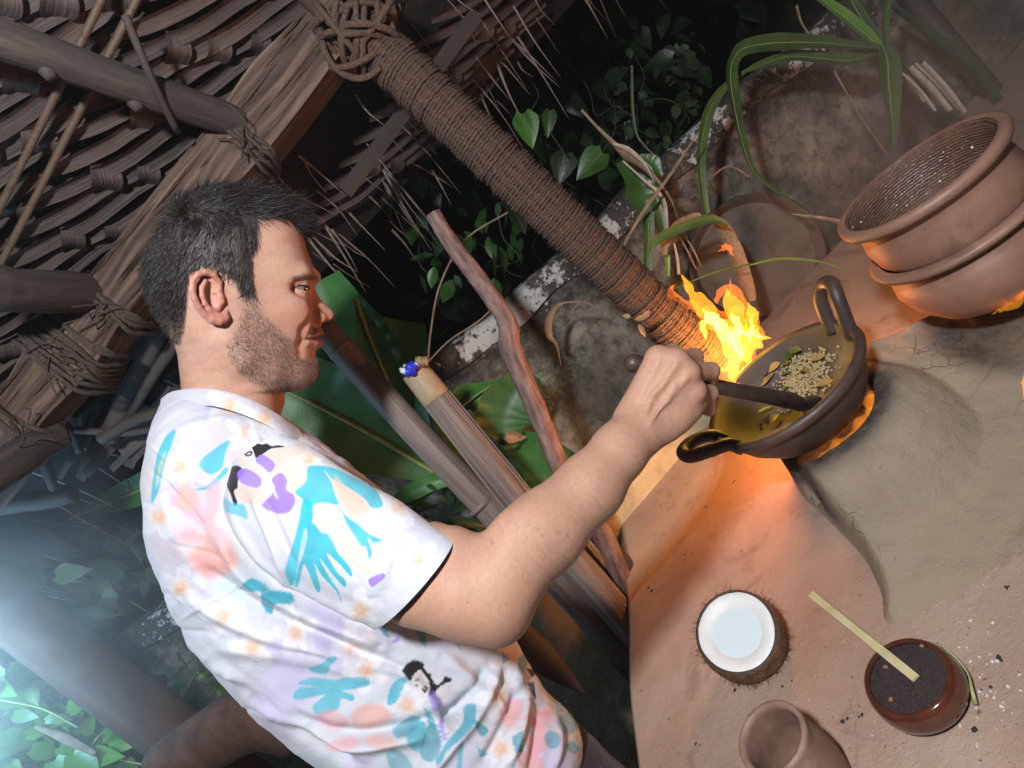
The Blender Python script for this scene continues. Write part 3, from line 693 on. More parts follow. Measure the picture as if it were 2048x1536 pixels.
# hidden trunk so neck and arm belong to one figure
tk = MB()
bodyV = np.vstack([headV, armV]); bodyQ = np.vstack([headQ, armQ+nH]); bodyC = np.vstack([headC, armC])
core_rows = 40
ci = np.linspace(10, nt_-1, core_rows).astype(int)
CVv = (TF.O+np.stack([np.column_stack([cen[i, 0]+ev[i, 0]*.80*np.cos(np.linspace(0, 2*math.pi, 24, endpoint=False)), cen[i, 1]+ev[i, 1]*.80*np.cos(np.linspace(0, 2*math.pi, 24, endpoint=False)), W2[i]*.80*np.sin(np.linspace(0, 2*math.pi, 24, endpoint=False))]) for i in ci]).reshape(-1, 3) @ np.stack([TF.x, TF.y, TF.z]))
o_ = len(bodyV); bodyV = np.vstack([bodyV, CVv]); bodyC = np.vstack([bodyC, np.tile(skin, (len(CVv), 1))])
bodyQ = np.vstack([bodyQ, grid_faces(core_rows, 24, True)+o_])
body = mesh('body', bodyV, bodyQ, SKIN, man, col=bodyC)
sc_col = paint(TV, PRINT_BODY)
shirt = mesh('shirt', TV, TQ, CLOTH, man, col=sc_col)
slc = paint(SV, PRINT_SLEEVE)
mesh('sleeve', SV, SQ, CLOTH, shirt, col=slc)
# far sleeve and far arm hang on the other side of the trunk
mir = lambda V: V-2*((V-TF.O) @ TF.z)[:, None]*TF.z
mesh('sleeve', mir(SV), SQ[:, ::-1], CLOTH, shirt, col=slc)
# armhole seam roll
seam = spline([(575,868,.622),(500,905,.628),(458,950,.620),(449,1010,.612),(458,1060,.606),(490,1110,.598),(535,1150,.590),(600,1190,.586)], 60)
# collar
Ct = spline([(322,797,.745),(345,783,.715),(400,777,.684),(455,784,.672),(510,803,.672),(555,828,.682),(596,856,.702)], 70)
Cb = spline([(336,846,.745),(362,826,.705),(412,812,.668),(468,823,.655),(530,848,.655),(575,872,.668),(612,888,.696)], 70)
top = CAM+ray(Ct[:, 0], Ct[:, 1])*Ct[:, 2:3]; bot = CAM+ray(Cb[:, 0], Cb[:, 1])*Cb[:, 2:3]
def collar_half(top, bot):
    ctr = TF.O+(TF.loc(470, 830)) @ np.stack([TF.x, TF.y])
    inner = bot+(ctr-bot)*.18; rows = [inner]
    for t in np.linspace(.1, .9, 8): rows.append(inner*(1-t)+t*(top+(ctr-top)*.06))
    for t in np.linspace(0, 1, 6): rows.append(top+(ctr-top)*.06*(1-t)+nrm(top.mean(0)-bot.mean(0))*.0016*math.sin(math.pi*t))
    for t in np.linspace(.08, 1, 14):
        rows.append(top*(1-t)+t*bot+((top+bot)/2-ctr)/np.linalg.norm((top+bot)/2-ctr, axis=1)[:, None]*.004*np.sin(math.pi*t))
    n = bot-ctr; n /= np.linalg.norm(n, axis=1)[:, None]
    rows.append(bot-n*.003+(top-bot)*.05); rows.append(bot-n*.003+(top-bot)*.4)
    return np.stack(rows), None
rw, _ = collar_half(top, bot)
CV = rw.reshape(-1, 3); CQ = grid_faces(rw.shape[0], rw.shape[1])
ccol = paint(CV, [])
cmb = MB(); cmb.add(CV, CQ, ccol); cmb.add(mir(CV), CQ[:, ::-1], ccol)
cmb.build('collar', CLOTH, shirt)
# far lapel edge and shirt front seen beyond the near collar
lp = spline([(590,852,.735),(622,868,.745),(650,892,.755),(664,915,.76),(640,905,.74),(606,880,.73)], 40)
LPV = CAM+ray(lp[:, 0], lp[:, 1])*lp[:, 2:3]; cl = LPV.mean(0)
lm = MB(); lm.add(np.vstack([LPV, cl[None]+TF.z*.004]), np.array([[i, (i+1) % 40, 40] for i in range(40)])); 
lv = np.concatenate(lm.V); lcol = np.clip(.5+.6*vnoise(lv, 120, 5)[:, None]*np.array([1,.6,.4]), .1, .8)*np.array([.5,.75,.95])
mesh('lapel', lv, np.concatenate(lm.F[3]), CLOTH, shirt, col=lcol)
# eyes
m, nt, b = nodemat('lash_black'); b.inputs['Base Color'].default_value = (.015,.010,.009,1); b.inputs['Roughness'].default_value = .6; nodemat_black = m
m, nt, b = nodemat('eye_white'); b.inputs['Base Color'].default_value = (.15,.115,.10,1); b.inputs['Roughness'].default_value = .12; EYEW = m
m, nt, b = nodemat('eye_iris'); b.inputs['Base Color'].default_value = (.035,.02,.012,1); b.inputs['Roughness'].default_value = .05; IRIS = m
def uvs(c, r, A=None, nu=20, nv=14):
    a = np.linspace(0, math.pi, nv); pr_ = [(max(math.sin(t), 1e-4)*r, -math.cos(t)*r) for t in a]
    return lathe(pr_, nu, c, A)
for s in (1, -1):
    ec = z4p(1052, 719, s*.0335)[None]; ecw = HF.world(ec)[0]
    gz = nrm(HF.x*.80-HF.y*.22+HF.z*s*.52)
    V, F = uvs(ecw, .0118); eye = mesh('eye', V, F, EYEW, man)
    zx = np.cross(gz, HF.z); Am = np.column_stack([nrm(zx), np.cross(gz, nrm(zx)), gz])
    V, F = lathe([(.0001,.0008),(.004,.0004),(.0068,-.0012)], 18, ecw+gz*.0117, Am); mesh('iris', V, F, IRIS, eye)

    lsh = np.array([z4p(1006, 715, s*.0440), z4p(1030, 711, s*.0462), z4p(1058, 709, s*.0462), z4p(1085, 711, s*.0440), z4p(1106, 717, s*.0385)])
    V, F = tube(HF.world(spline(lsh, 16)), np.linspace(.0006, .0010, 16), 6); mesh('lash_line', V, F, nodemat_black, eye)
# hair
HAIR = simple('dark_hair', (.008,.006,.006), (.022,.016,.014), .36, 200, bs=0, spec=.45, c3=(.045,.036,.034))
def strands(name, idx, dirs, L, rad, nseg, curl, mat, parent, lift=.35, grav=.0):
    n = len(idx); p = headV[idx]; nn = headN[idx]
    d = dirs+nn*np.reshape(lift, (-1, 1)); d /= np.linalg.norm(d, axis=1)[:, None]
    pts = [p-nn*.0006]; cur = p.copy(); k = rng.normal(size=(n, 3))*curl
    for s in range(nseg):
        d = d+k*.5-nn*grav+rng.normal(size=(n, 3))*curl*.25; d /= np.linalg.norm(d, axis=1)[:, None]
        cur = cur+d*(L/nseg)[:, None]; pts.append(cur.copy())
    Pn = np.stack(pts, 1); T = Pn[:, -1]-Pn[:, 0]; T /= np.linalg.norm(T, axis=1)[:, None]+1e-9
    s1 = np.cross(T, rng.normal(size=(n, 3))); s1 /= np.linalg.norm(s1, axis=1)[:, None]+1e-9; s2 = np.cross(T, s1)
    tp = np.linspace(1, .25, nseg+1)*1.0
    V = []
    for a in range(3):
        an = a*2*math.pi/3; V.append(Pn+(s1*math.cos(an)+s2*math.sin(an))[:, None]*(rad*tp)[None, :, None])
    V = np.stack(V, 2)                        # n, seg+1, 3, xyz
    base_ = np.arange(n)[:, None, None]*(nseg+1)*3
    i = np.arange(nseg)[None, :, None]*3; a = np.arange(3)[None, None, :]; a2 = (a+1) % 3
    Q = np.stack([base_+i+a, base_+i+a2, base_+i+3+a2, base_+i+3+a], -1).reshape(-1, 4)
    return mesh(name, V.reshape(-1, 3), Q, mat, parent)
def head_zoom(): return hx, hy
lxx = HF.x; lyy = HF.y; lzz = HF.z
sel = np.nonzero(inpoly(hx, hy, SCALP) & ~(ear.astype(bool)))[0]
# near-side hair drawn densely, far side thinner
pw_ = softpoly(hx[sel], hy[sel], SCALP, 26)**1.5*np.where(hy[sel] > 420, .75, 1.0); sel = rng.choice(sel, 26000, p=pw_/pw_.sum())
top_ = sstep(420, 200, hy[sel]); frt = sstep(650, 1050, hx[sel])*top_
side = np.sign(headL[sel, 2])
dirs = ((-.30-.25*(hx[sel] < 500)+1.15*top_+.25*sstep(650, 800, hx[sel]))[:, None]*lxx+(-.95+1.15*top_-.25*frt)[:, None]*lyy+(-.25*top_*side)[:, None]*lzz)
cl3 = np.stack([vnoise(headL[sel], 160, q) for q in (31, 32, 33)], 1); dirs = dirs+cl3*.35*(.4+top_)[:, None]; fade = sstep(1080, 640, hy[sel])
L = (.0040+.0055*fade+.011*top_+.014*frt)*(1+.35*rng.normal(size=len(sel)).clip(-1.5, 1.5))
L = np.maximum(L, .003)
kp = rng.random(len(sel)) < (.25+.75*sstep(1040, 820, hy[sel])); sel, dirs, L = sel[kp], dirs[kp], L[kp]; lft = .32+.18*np.exp(-((hy[sel]-300)/120)**2-((hx[sel]-560)/260)**2)
strands('hair', sel, dirs, L, .00036, 5, .17, HAIR, man, lft, .13)
# tuft over the forehead
sel = np.nonzero(inpoly(hx, hy, [(820,330),(900,170),(1000,230),(1090,380),(1118,440),(1050,375),(960,315)]))[0]
sel = rng.choice(sel, 2600)
dirs = .9*lxx[None]+rng.uniform(-.05, .55, (len(sel), 1))*lyy[None]+rng.normal(size=(len(sel), 1))*.12*lzz[None]
strands('hair_fringe', sel, dirs, rng.uniform(.016, .030, len(sel)), .00042, 6, .14, HAIR, man, .45, .16)
# stubble
STUB = simple('stubble_hair', (.07,.05,.04), (.16,.12,.10), .5, 300, bs=0)
w_ = softpoly(hx, hy, BEARD, 30)+softpoly(hx, hy, [(1120,950),(1200,955),(1203,990),(1112,1004)], 10)*.6
sel = np.nonzero(w_ > .25)[0]; sel = rng.choice(sel, 8500, p=w_[sel]/w_[sel].sum())
dirs = (.35*lxx-.85*lyy)[None]+rng.normal(size=(len(sel), 3))*.25
strands('beard', sel, dirs, rng.uniform(.0018, .0042, len(sel)), .00020, 2, .2, STUB, man, .5, .05)
sel = np.nonzero(inpoly(hx, hy, [(1000,668),(1090,645),(1165,658),(1168,675),(1100,668),(1010,682)]))[0]; allb = sel
for s in (1, -1):
    sel = rng.choice(allb[np.sign(headL[allb, 2]) == s], 340)
    strands('eyebrow', sel, (-.5*lxx+.3*lyy)[None]+rng.normal(size=(len(sel), 3))*.2, rng.uniform(.004,.007,len(sel)), .0002, 3, .15, STUB, man, .3, .1)
# arm hair
pxa, pya, _ = proj(armV); w_ = inpoly(pxa, pya, [(950,1080),(1090,985),(1200,885),(1250,850),(1290,900),(1200,1080),(1120,1170),(1010,1180)])
sel = np.nonzero(w_)[0]; sel = rng.choice(sel, 1300)
hv, hn = headV, headN; headV, headN = armV, armN
if ((armV-armV.mean(0))*armN).sum() < 0: headN = -armN
strands('arm_hair', sel, nrm(P(1150,1120,.58)-P(1090,1000,.58))[None]*.8+rng.normal(size=(len(sel), 3))*.4, rng.uniform(.004,.010,len(sel)), .00009, 3, .2, STUB, man, .25, .1)
headV, headN = hv, hn
# trousers
bt = spline([(640,1530),(720,1600),(800,1700),(880,1850),(960,2100),(1060,2500)], 40); ft = spline([(1140,1430),(1190,1478),(1252,1545),(1300,1680),(1400,1900),(1560,2300)], 40)
b3, f3 = TF.loc(bt[:, 0], bt[:, 1]), TF.loc(ft[:, 0], ft[:, 1]); an = np.linspace(0, 2*math.pi, 60, endpoint=False)
Lq = np.zeros((40, 60, 3)); Lq[..., 0] = ((b3+f3)/2)[:, None, 0]+((f3-b3)/2)[:, None, 0]*np.cos(an); Lq[..., 1] = ((b3+f3)/2)[:, None, 1]+((f3-b3)/2)[:, None, 1]*np.cos(an); Lq[..., 2] = np.interp(np.arange(40), [0,6,16,39], [.05,.085,.125,.13])[:, None]*np.sin(an)
V = TF.O+Lq.reshape(-1, 3) @ np.stack([TF.x, TF.y, TF.z]); V = V+vnoise(V, 40, 3)[:, None]*.002
mesh('trousers', V, grid_faces(40, 60, True), NAVY, man)
# ------------------------------------------------------------------ the place: ground, wall, table, hearth
G = mesh('ground', [[-6,-3,0],[6,-3,0],[6,8,0],[-6,8,0]], np.array([[0,1,2,3]]), simple('earth', (.035,.028,.02), (.075,.058,.04), .95, 6), loc=(0,0,0)); tag(G, kind='structure')
# garden wall
def wall_top(x): return 1.362-.0975*(x+.9)-.012*np.sin(x*5)-.006*np.sin(x*17)
WY = 1.62
xs_ = np.linspace(-1.7, 2.4, 170); zs_ = np.linspace(0, 1, 60)
m, nt, b = nodemat('mossy_concrete'); v = objco(nt)
n1 = noise(nt, 5, 8, .65, v); n2 = noise(nt, 26, 10, .7, v); n3 = noise(nt, 95, 6, .7, v); n4 = noise(nt, 2.1, 4, .5, v)
c = ramp(nt, n1, [(.34, (.065,.058,.044)), (.5, (.19,.165,.13)), (.66, (.36,.32,.26))])
c = mix(nt, ramp(nt, n2, [(.46, (0,0,0)), (.62, (.75,.75,.75))]), c, (.055,.056,.034))
c = mix(nt, ramp(nt, n3, [(.66, (0,0,0)), (.71, (1,1,1))]), c, (.46,.44,.40))
sx = N(nt, 'SeparateXYZ'); nt.links.new(v, sx.inputs[0])
at = N(nt, 'VertexColor', layer_name='col'); sc_ = N(nt, 'SeparateColor'); nt.links.new(at.outputs[0], sc_.inputs[0])
n5 = mix(nt, .45, n2, noise(nt, 70, 8, .75, v)); pm = N(nt, 'Math', operation='MULTIPLY_ADD'); nt.links.new(n5, pm.inputs[0]); pm.inputs[1].default_value = 1.1
nt.links.new(sc_.outputs[0], pm.inputs[2])
wp = ramp(nt, pm.outputs[0], [(.86, (0,0,0)), (.90, (1,1,1))])
bp_ = ramp(nt, pm.outputs[0], [(.60, (0,0,0)), (.80, (.8,.8,.8))])
c = mix(nt, bp_, c, (.018,.018,.016)); c = mix(nt, wp, c, (.62,.62,.60))
lm_ = N(nt, 'Math', operation='MULTIPLY_ADD'); nt.links.new(n3, lm_.inputs[0]); lm_.inputs[1].default_value = .9; nt.links.new(sc_.outputs[1], lm_.inputs[2])
c = mix(nt, ramp(nt, lm_.outputs[0], [(.70, (0,0,0)), (.95, (1,1,1))]), c, (.30,.34,.22))
nt.links.new(c, b.inputs['Base Color']); b.inputs['Roughness'].default_value = .62
p = bump(nt, b, n2, .7, .012); bump(nt, b, n3, .5, .004, p); WALLM = m
XX, ZZ = np.meshgrid(xs_, zs_, indexing='ij'); tp = wall_top(XX)
Vw = np.stack([XX, np.full_like(XX, WY), ZZ*tp], -1)
Vw[..., 1] += .010*vnoise(Vw.reshape(-1, 3), 9, 2).reshape(XX.shape)
dz = tp-Vw[..., 2]
cw = np.zeros(XX.shape+(3,))
lich = np.maximum(np.exp(-(((XX+.02)/.30)**2+((Vw[..., 2]-1.02)/.10)**2)), np.exp(-(((XX+.95)/.28)**2+((Vw[..., 2]-1.16)/.18)**2)))
cw[..., 1] = .42*lich
cw[..., 0] = .30*sstep(.22, .0, dz)
back = np.stack([xs_, np.full_like(xs_, WY+.16), wall_top(xs_)-.004], -1); bk2 = back.copy(); bk2[:, 2] = 0
wl = empty('garden_wall', (0, WY, 0), 'old mossy concrete garden wall with peeling whitewash along its sloping top, behind the clay bench', 'wall')
V = np.concatenate([Vw, back[:, None], bk2[:, None]], 1); cw = np.concatenate([cw, cw[:, -1:], cw[:, -1:]], 1)
mesh('wall_face', V.reshape(-1, 3), grid_faces(len(xs_), V.shape[1]), WALLM, wl, col=cw.reshape(-1, 3))
# coping strip with peeling white paint
k = 46; prof = [(-.012,-.062),(-.016,-.05),(-.016,-.012),(-.008,.004),(.03,.012),(.17,.012),(.17,-.05)]
cp = np.stack([np.stack([xs_, np.full_like(xs_, WY+a)+.006*np.sin(xs_*23+q)*(q < 3), wall_top(xs_)+z+.004*np.sin(xs_*31+q*2)], -1) for q, (a, z) in enumerate(prof)], 1)
cc0 = np.zeros((len(xs_), len(prof), 3)); pw = np.clip(.31+.06*np.sin(xs_*6.1+.4)+.06*np.sin(xs_*17), .1, .55)*np.where(xs_ > .95, .8, 1)
cc0[..., 0] = pw[:, None]
mesh('coping', cp.reshape(-1, 3), grid_faces(len(xs_), len(prof)), WALLM, wl, col=cc0.reshape(-1, 3))

# clay table
TZ = .75
m, nt, b = nodemat('clay_plaster'); v = objco(nt)
n1 = noise(nt, 4, 6, .6, v); n2 = noise(nt, 34, 8, .7, v); n3 = noise(nt, 420, 4, .7, v); n4 = noise(nt, 11, 4, .6, v, .5)
c = ramp(nt, n1, [(.3, (.33,.215,.16)), (.55, (.43,.30,.23)), (.75, (.51,.38,.30))])
c = mix(nt, ramp(nt, n4, [(.58, (0,0,0)), (.70, (.55,.55,.55))]), c, (.20,.125,.085))
c = mix(nt, ramp(nt, n2, [(.62, (0,0,0)), (.80, (.5,.5,.5))]), c, (.46,.40,.33))
c = mix(nt, ramp(nt, n3, [(.69, (0,0,0)), (.74, (.7,.7,.7))]), c, (.55,.50,.44))
wn2 = N(nt, 'TexNoise'); wn2.inputs['Scale'].default_value = 18; nt.links.new(v, wn2.inputs[0]); va2 = N(nt, 'VectorMath', operation='MULTIPLY_ADD'); nt.links.new(wn2.outputs['Color'], va2.inputs[0]); va2.inputs[1].default_value = (.06,.06,.06); nt.links.new(v, va2.inputs[2])
vo2 = N(nt, 'TexVoronoi', feature='DISTANCE_TO_EDGE'); vo2.inputs['Scale'].default_value = 15; nt.links.new(va2.outputs[0], vo2.inputs[0]); cm2 = N(nt, 'Math', operation='MULTIPLY_ADD'); nt.links.new(noise(nt, 6, 4, .6, v), cm2.inputs[0]); cm2.inputs[1].default_value = .5; nt.links.new(vo2.outputs['Distance'], cm2.inputs[2])
crk = ramp(nt, cm2.outputs[0], [(.205, (1,1,1)), (.222, (0,0,0))]); c = mix(nt, mix(nt, .16, (0,0,0), crk), c, (.10,.06,.04))
c = mix(nt, ramp(nt, noise(nt, 15, 8, .75, v, .4), [(.60, (0,0,0)), (.68, (.5,.5,.5))]), c, (.26,.17,.13)); c = mix(nt, ramp(nt, noise(nt, 7, 8, .7, v, .8), [(.62, (0,0,0)), (.74, (.5,.5,.5))]), c, (.33,.33,.28))
c = mix(nt, ramp(nt, noise(nt, 55, 3, .5, v), [(.24, (.8,.8,.8)), (.30, (0,0,0))]), c, (.06,.045,.035))
nt.links.new(c, b.inputs['Base Color']); b.inputs['Roughness'].default_value = .85
p = bump(nt, b, n2, .6, .007); p = bump(nt, b, noise(nt, 140, 6, .75, v), .5, .003, p); bump(nt, b, n3, .6, .0015, p); CLAY = m
A1, A2 = onz(1238, 1085, TZ)[:2], onz(1272, 1540, TZ)[:2]
d_ = (A1-A2); E0 = A2-d_*1.2; E1 = A1+d_*(1.47-A1[1])/d_[1]
# outline, walking round; the left edge is slightly uneven
le = [E0+(E1-E0)*t+np.array([-.94, .35])*.006*math.sin(t*21)*math.sin(t*8) for t in np.linspace(0, 1, 40)]
bk = [np.array([x, 1.47+.008*math.sin(x*13)]) for x in np.linspace(E1[0]+.02, 1.9, 40)]
out = np.array(le+bk+[np.array([1.9, E0[1]])])
def slab(name, out, z0, z1, mat, parent=None, rnd_=.012, **k):
    n = len(out); cen_ = out.mean(0); rows = []
    for ins, z in ((0, z0), (0, z1-rnd_), (rnd_*.3, z1-rnd_*.3), (rnd_, z1)):
        q = out+(cen_-out)/np.linalg.norm(cen_-out, axis=1)[:, None]*ins
        rows.append(np.column_stack([q, np.full(n, z)]))
    V = np.vstack(rows+[np.array([[*cen_, z1]])]); F = [grid_faces(4, n, True), np.array([[3*n+i, 3*n+(i+1) % n, 4*n] for i in range(n)])]
    return mesh(name, V, F, mat, parent, smooth=False, **k)
tb = slab('clay_table', out, 0, TZ, CLAY, loc=(0.6, .8, 0)); tag(tb, 'broad clay-plastered cooking bench carrying the coconut, bowl and cup', 'table')

# hearth mound (grey, cracked, with a fire hole under the pan)
m, nt, b = nodemat('cracked_hearth_clay'); v = objco(nt)
n1 = noise(nt, 6, 6, .6, v); n2 = noise(nt, 45, 8, .7, v); n3 = noise(nt, 420, 4, .7, v)
c = ramp(nt, n1, [(.3, (.27,.215,.155)), (.55, (.345,.28,.205)), (.75, (.43,.35,.265))])
c = mix(nt, ramp(nt, n2, [(.5, (0,0,0)), (.75, (.5,.5,.5))]), c, (.35,.315,.26))
wn_ = N(nt, 'TexNoise'); wn_.inputs['Scale'].default_value = 30; nt.links.new(v, wn_.inputs[0])
va_ = N(nt, 'VectorMath', operation='MULTIPLY_ADD'); nt.links.new(wn_.outputs['Color'], va_.inputs[0]); va_.inputs[1].default_value = (.03,.03,.03); nt.links.new(v, va_.inputs[2])
vo = N(nt, 'TexVoronoi', feature='DISTANCE_TO_EDGE'); vo.inputs['Scale'].default_value = 42; nt.links.new(va_.outputs[0], vo.inputs[0])
cm = N(nt, 'Math', operation='MULTIPLY_ADD'); nt.links.new(noise(nt, 9, 4, .6, v), cm.inputs[0]); cm.inputs[1].default_value = .35; nt.links.new(vo.outputs['Distance'], cm.inputs[2])
cr = ramp(nt, cm.outputs[0], [(.150, (0,0,0)), (.172, (1,1,1))])
c = mix(nt, cr, mix(nt, .6, c, (.09,.07,.05)), c)
sx = N(nt, 'VertexColor', layer_name='col'); ss = N(nt, 'SeparateColor'); nt.links.new(sx.outputs[0], ss.inputs[0])
so = N(nt, 'Math', operation='MULTIPLY'); nt.links.new(ss.outputs[0], so.inputs[0]); nt.links.new(ramp(nt, n2, [(.2, (.55,.55,.55)), (.6, (1,1,1))]), so.inputs[1])
c = mix(nt, so.outputs[0], c, (.018,.015,.014)); c = mix(nt, ss.outputs[1], c, (.34,.25,.18))
nt.links.new(c, b.inputs['Base Color']); b.inputs['Roughness'].default_value = .9
p = bump(nt, b, cr, .35, .002); p = bump(nt, b, n2, .6, .009, p); p = bump(nt, b, noise(nt, 140, 6, .75, v), .5, .003, p); bump(nt, b, n3, .6, .0015, p); HEARTH = m
PAN = np.array([.258, .792]); HZ = .872
hl = [onz(*q, HZ)[:2] for q in ((1508,878),(1560,928),(1608,978),(1638,1045),(1650,1110))]
hp_ = [*hl, (.16,.56), (.30,.47), (.62,.44), (1.1,.42), (1.25,.6), (1.2,.86), (.80,.80), (.60,.80), (.46,.84), (.40,.885), (.30,.915), (.23,.93)]
hp_ = smooth_poly(hp_, 6)
gx, gy = np.meshgrid(np.linspace(-.02, 1.3, 331), np.linspace(.36, 1.02, 221), indexing='ij')
dd = polydist(gx, gy, hp_); ins = inpoly(gx, gy, hp_); sd_ = np.where(ins, dd, -dd)
fade_ = 1.0; slope_ = sstep(.47, .86, gy-.12*gx)     # runs out gently towards the front of the bench
wd = .022
hz = (HZ-TZ)*sstep(-.012, wd, sd_)*slope_
fr_ = np.hypot(gx-PAN[0], gy-PAN[1])
hz = np.maximum(hz, .0075*sstep(0, .05, sd_)); hz = np.maximum(hz, (HZ-TZ)*sstep(.20, .11, fr_)*sstep(-.012, .022, sd_)); hz = hz-.05*sstep(.088, .070, fr_)*ins
pts3 = np.stack([gx, gy, 0*gx], -1).reshape(-1, 3)
hz = hz+(hz > .004)*(.0022*vnoise(pts3, 30, 3)+.0012*vnoise(pts3, 90, 4)).reshape(gx.shape)+.004*np.sin(gx*9)*np.sin(gy*11)*(hz > .05)
Vh = np.stack([gx, gy, TZ-.004+hz], -1).reshape(-1, 3)
ch = np.zeros((gx.size, 3)); ch[:, 0] = (sstep(.135, .095, np.hypot(gx-PAN[0], gy-PAN[1]+.0))*.95+.9*sstep(.13, .09, np.hypot(gx-.54, gy-.72))).clip(0, 1).ravel()
ch[:, 1] = (1-sstep(.008, .050, hz+.016*vnoise(pts3, 14, 7).reshape(gx.shape))).ravel()
Fh = grid_faces(*gx.shape); keep = (sd_.ravel()[Fh] > -.03).any(1)
hb = mesh('clay_hearth', Vh, Fh[keep], HEARTH, col=ch, loc=(.5, .7, TZ)); tag(hb, 'raised grey hearth of cracked clay with a blackened fire hole under the pan', 'hearth')

# mud plinth to the left of the bench
pl_ = np.array([(-1.3,1.22),(-.05,1.30),(.3,1.34),(.3,1.58),(-1.3,1.58)]); 
m = simple('pale_mud', (.36,.30,.18), (.52,.45,.29), .95, 16, bs=.8, bd=.012, c3=(.60,.53,.36)); MUD = m
pb = slab('mud_plinth', np.array([(-.62,1.235),(-.3,1.25),(.0,1.27),(.3,1.30),(.3,1.6),(-.62,1.6)]), 0, .80, MUD); tag(pb, 'low pale mud plinth beside the bench, behind the leaning poles', 'plinth')

# ------------------------------------------------------------------ pots, pan, bowl, cup, coconut
m, nt, b = nodemat('terracotta'); v = objco(nt); n1 = noise(nt, 14, 7, .65, v); n2 = noise(nt, 7, 8, .7, v, .6); n3 = noise(nt, 120, 6, .7, v)
c = ramp(nt, n1, [(.3, (.19,.098,.068)), (.55, (.27,.148,.105)), (.75, (.34,.20,.145))]); c = mix(nt, ramp(nt, n2, [(.52, (0,0,0)), (.72, (.75,.75,.75))]), c, (.075,.045,.036)); c = mix(nt, ramp(nt, n3, [(.66, (0,0,0)), (.74, (.5,.5,.5))]), c, (.42,.30,.24))
nt.links.new(c, b.inputs['Base Color']); b.inputs['Roughness'].default_value = .5; p = bump(nt, b, n1, .3, .003); bump(nt, b, n3, .35, .001, p); TERRA = m
m, nt, b = nodemat('burnt_clay'); v = objco(nt); n1 = noise(nt, 18, 7, .65, v); n2 = noise(nt, 160, 5, .6, v)
nt.links.new(ramp(nt, n1, [(.3, (.030,.020,.018)), (.55, (.075,.045,.036)), (.75, (.12,.070,.052))]), b.inputs['Base Color']); b.inputs['Roughness'].default_value = .5
bump(nt, b, n2, .3, .0012); BURNT = m
m, nt, b = nodemat('wet_pot_inside'); v = objco(nt, (1, 1, 1)); n2 = noise(nt, 60, 6, .7, v, 1.0)
sp_ = N(nt, 'SeparateXYZ'); nt.links.new(v, sp_.inputs[0])
wv = N(nt, 'TexWave', wave_type='BANDS', bands_direction='Z'); wv.inputs['Scale'].default_value = 75; wv.inputs['Distortion'].default_value = 3.5; wv.inputs['Detail'].default_value = 3; wv.inputs['Detail Scale'].default_value = 2.5; nt.links.new(v, wv.inputs[0])
nt.links.new(ramp(nt, n2, [(.3, (.11,.055,.040)), (.7, (.20,.105,.075))]), b.inputs['Base Color']); b.inputs['Roughness'].default_value = .32
p = bump(nt, b, wv.outputs['Fac'], .55, .0035); bump(nt, b, n2, .3, .002, p); POTIN = m
PC = np.array([.54, .72]); PZ = .847
def pot(name, label, prof, inner, c, group=None, wob=.004):
    r = empty(name, c, label, 'pot', group)
    V, F = lathe(prof, 72, c, wob=wob); mesh('body', V, F, TERRA, r)
    V, F = lathe(inner, 72, c, wob=wob); mesh('inside', V, F, POTIN, r)
    return r
pot('cooking_pot', 'lower round-bellied clay pot with a flared lip, sitting on the hearth at right', [(.001,-.002),(.055,0),(.080,.016),(.097,.042),(.103,.065),(.099,.088),(.091,.098),(.095,.105),(.108,.109),(.1095,.114),(.106,.118),(.095,.118)],
    [(.095,.118),(.090,.105),(.095,.085),(.09,.05),(.06,.012),(.001,.008)], (PC[0], PC[1], PZ), 'stacked clay pots')
pu = pot('cooking_pot', 'upper wide-mouthed clay pot with a wet ribbed inside, nested in the pot below', [(.001,.070),(.055,.078),(.082,.098),(.0935,.122),(.0955,.142),(.0925,.160),(.0905,.170),(.094,.177),(.1035,.181),(.1055,.186),(.1045,.192),(.099,.1945),(.093,.193)],
    [(.093,.193),(.088,.186),(.0875,.17),(.09,.15),(.088,.125),(.072,.10),(.045,.086),(.001,.082)], (PC[0], PC[1], PZ), 'stacked clay pots')
m, nt, b = nodemat('water_drop'); b.inputs['Base Color'].default_value = (.75,.75,.75,1); b.inputs['Roughness'].default_value = .08; DROP = m
dm = MB()
for i in range(85):
    a = rng.uniform(0, 6.28); z = rng.choice([rng.uniform(.135,.186), rng.uniform(.084,.186)]); r_ = np.interp(z, [.082,.086,.10,.125,.15,.17,.186], [.02,.045,.072,.088,.09,.0875,.088])
    V, F = uvs(np.array([PC[0]+(r_-.0006)*math.cos(a), PC[1]+(r_-.0006)*math.sin(a), PZ+z]), rng.choice([.0006,.0009,.0013,.0018], p=[.4,.35,.18,.07])*np.array([1,1,1]).mean(), None, 6, 5); dm.add(V, F)
tag(dm.build('water_drops', DROP, pu), kind='stuff')

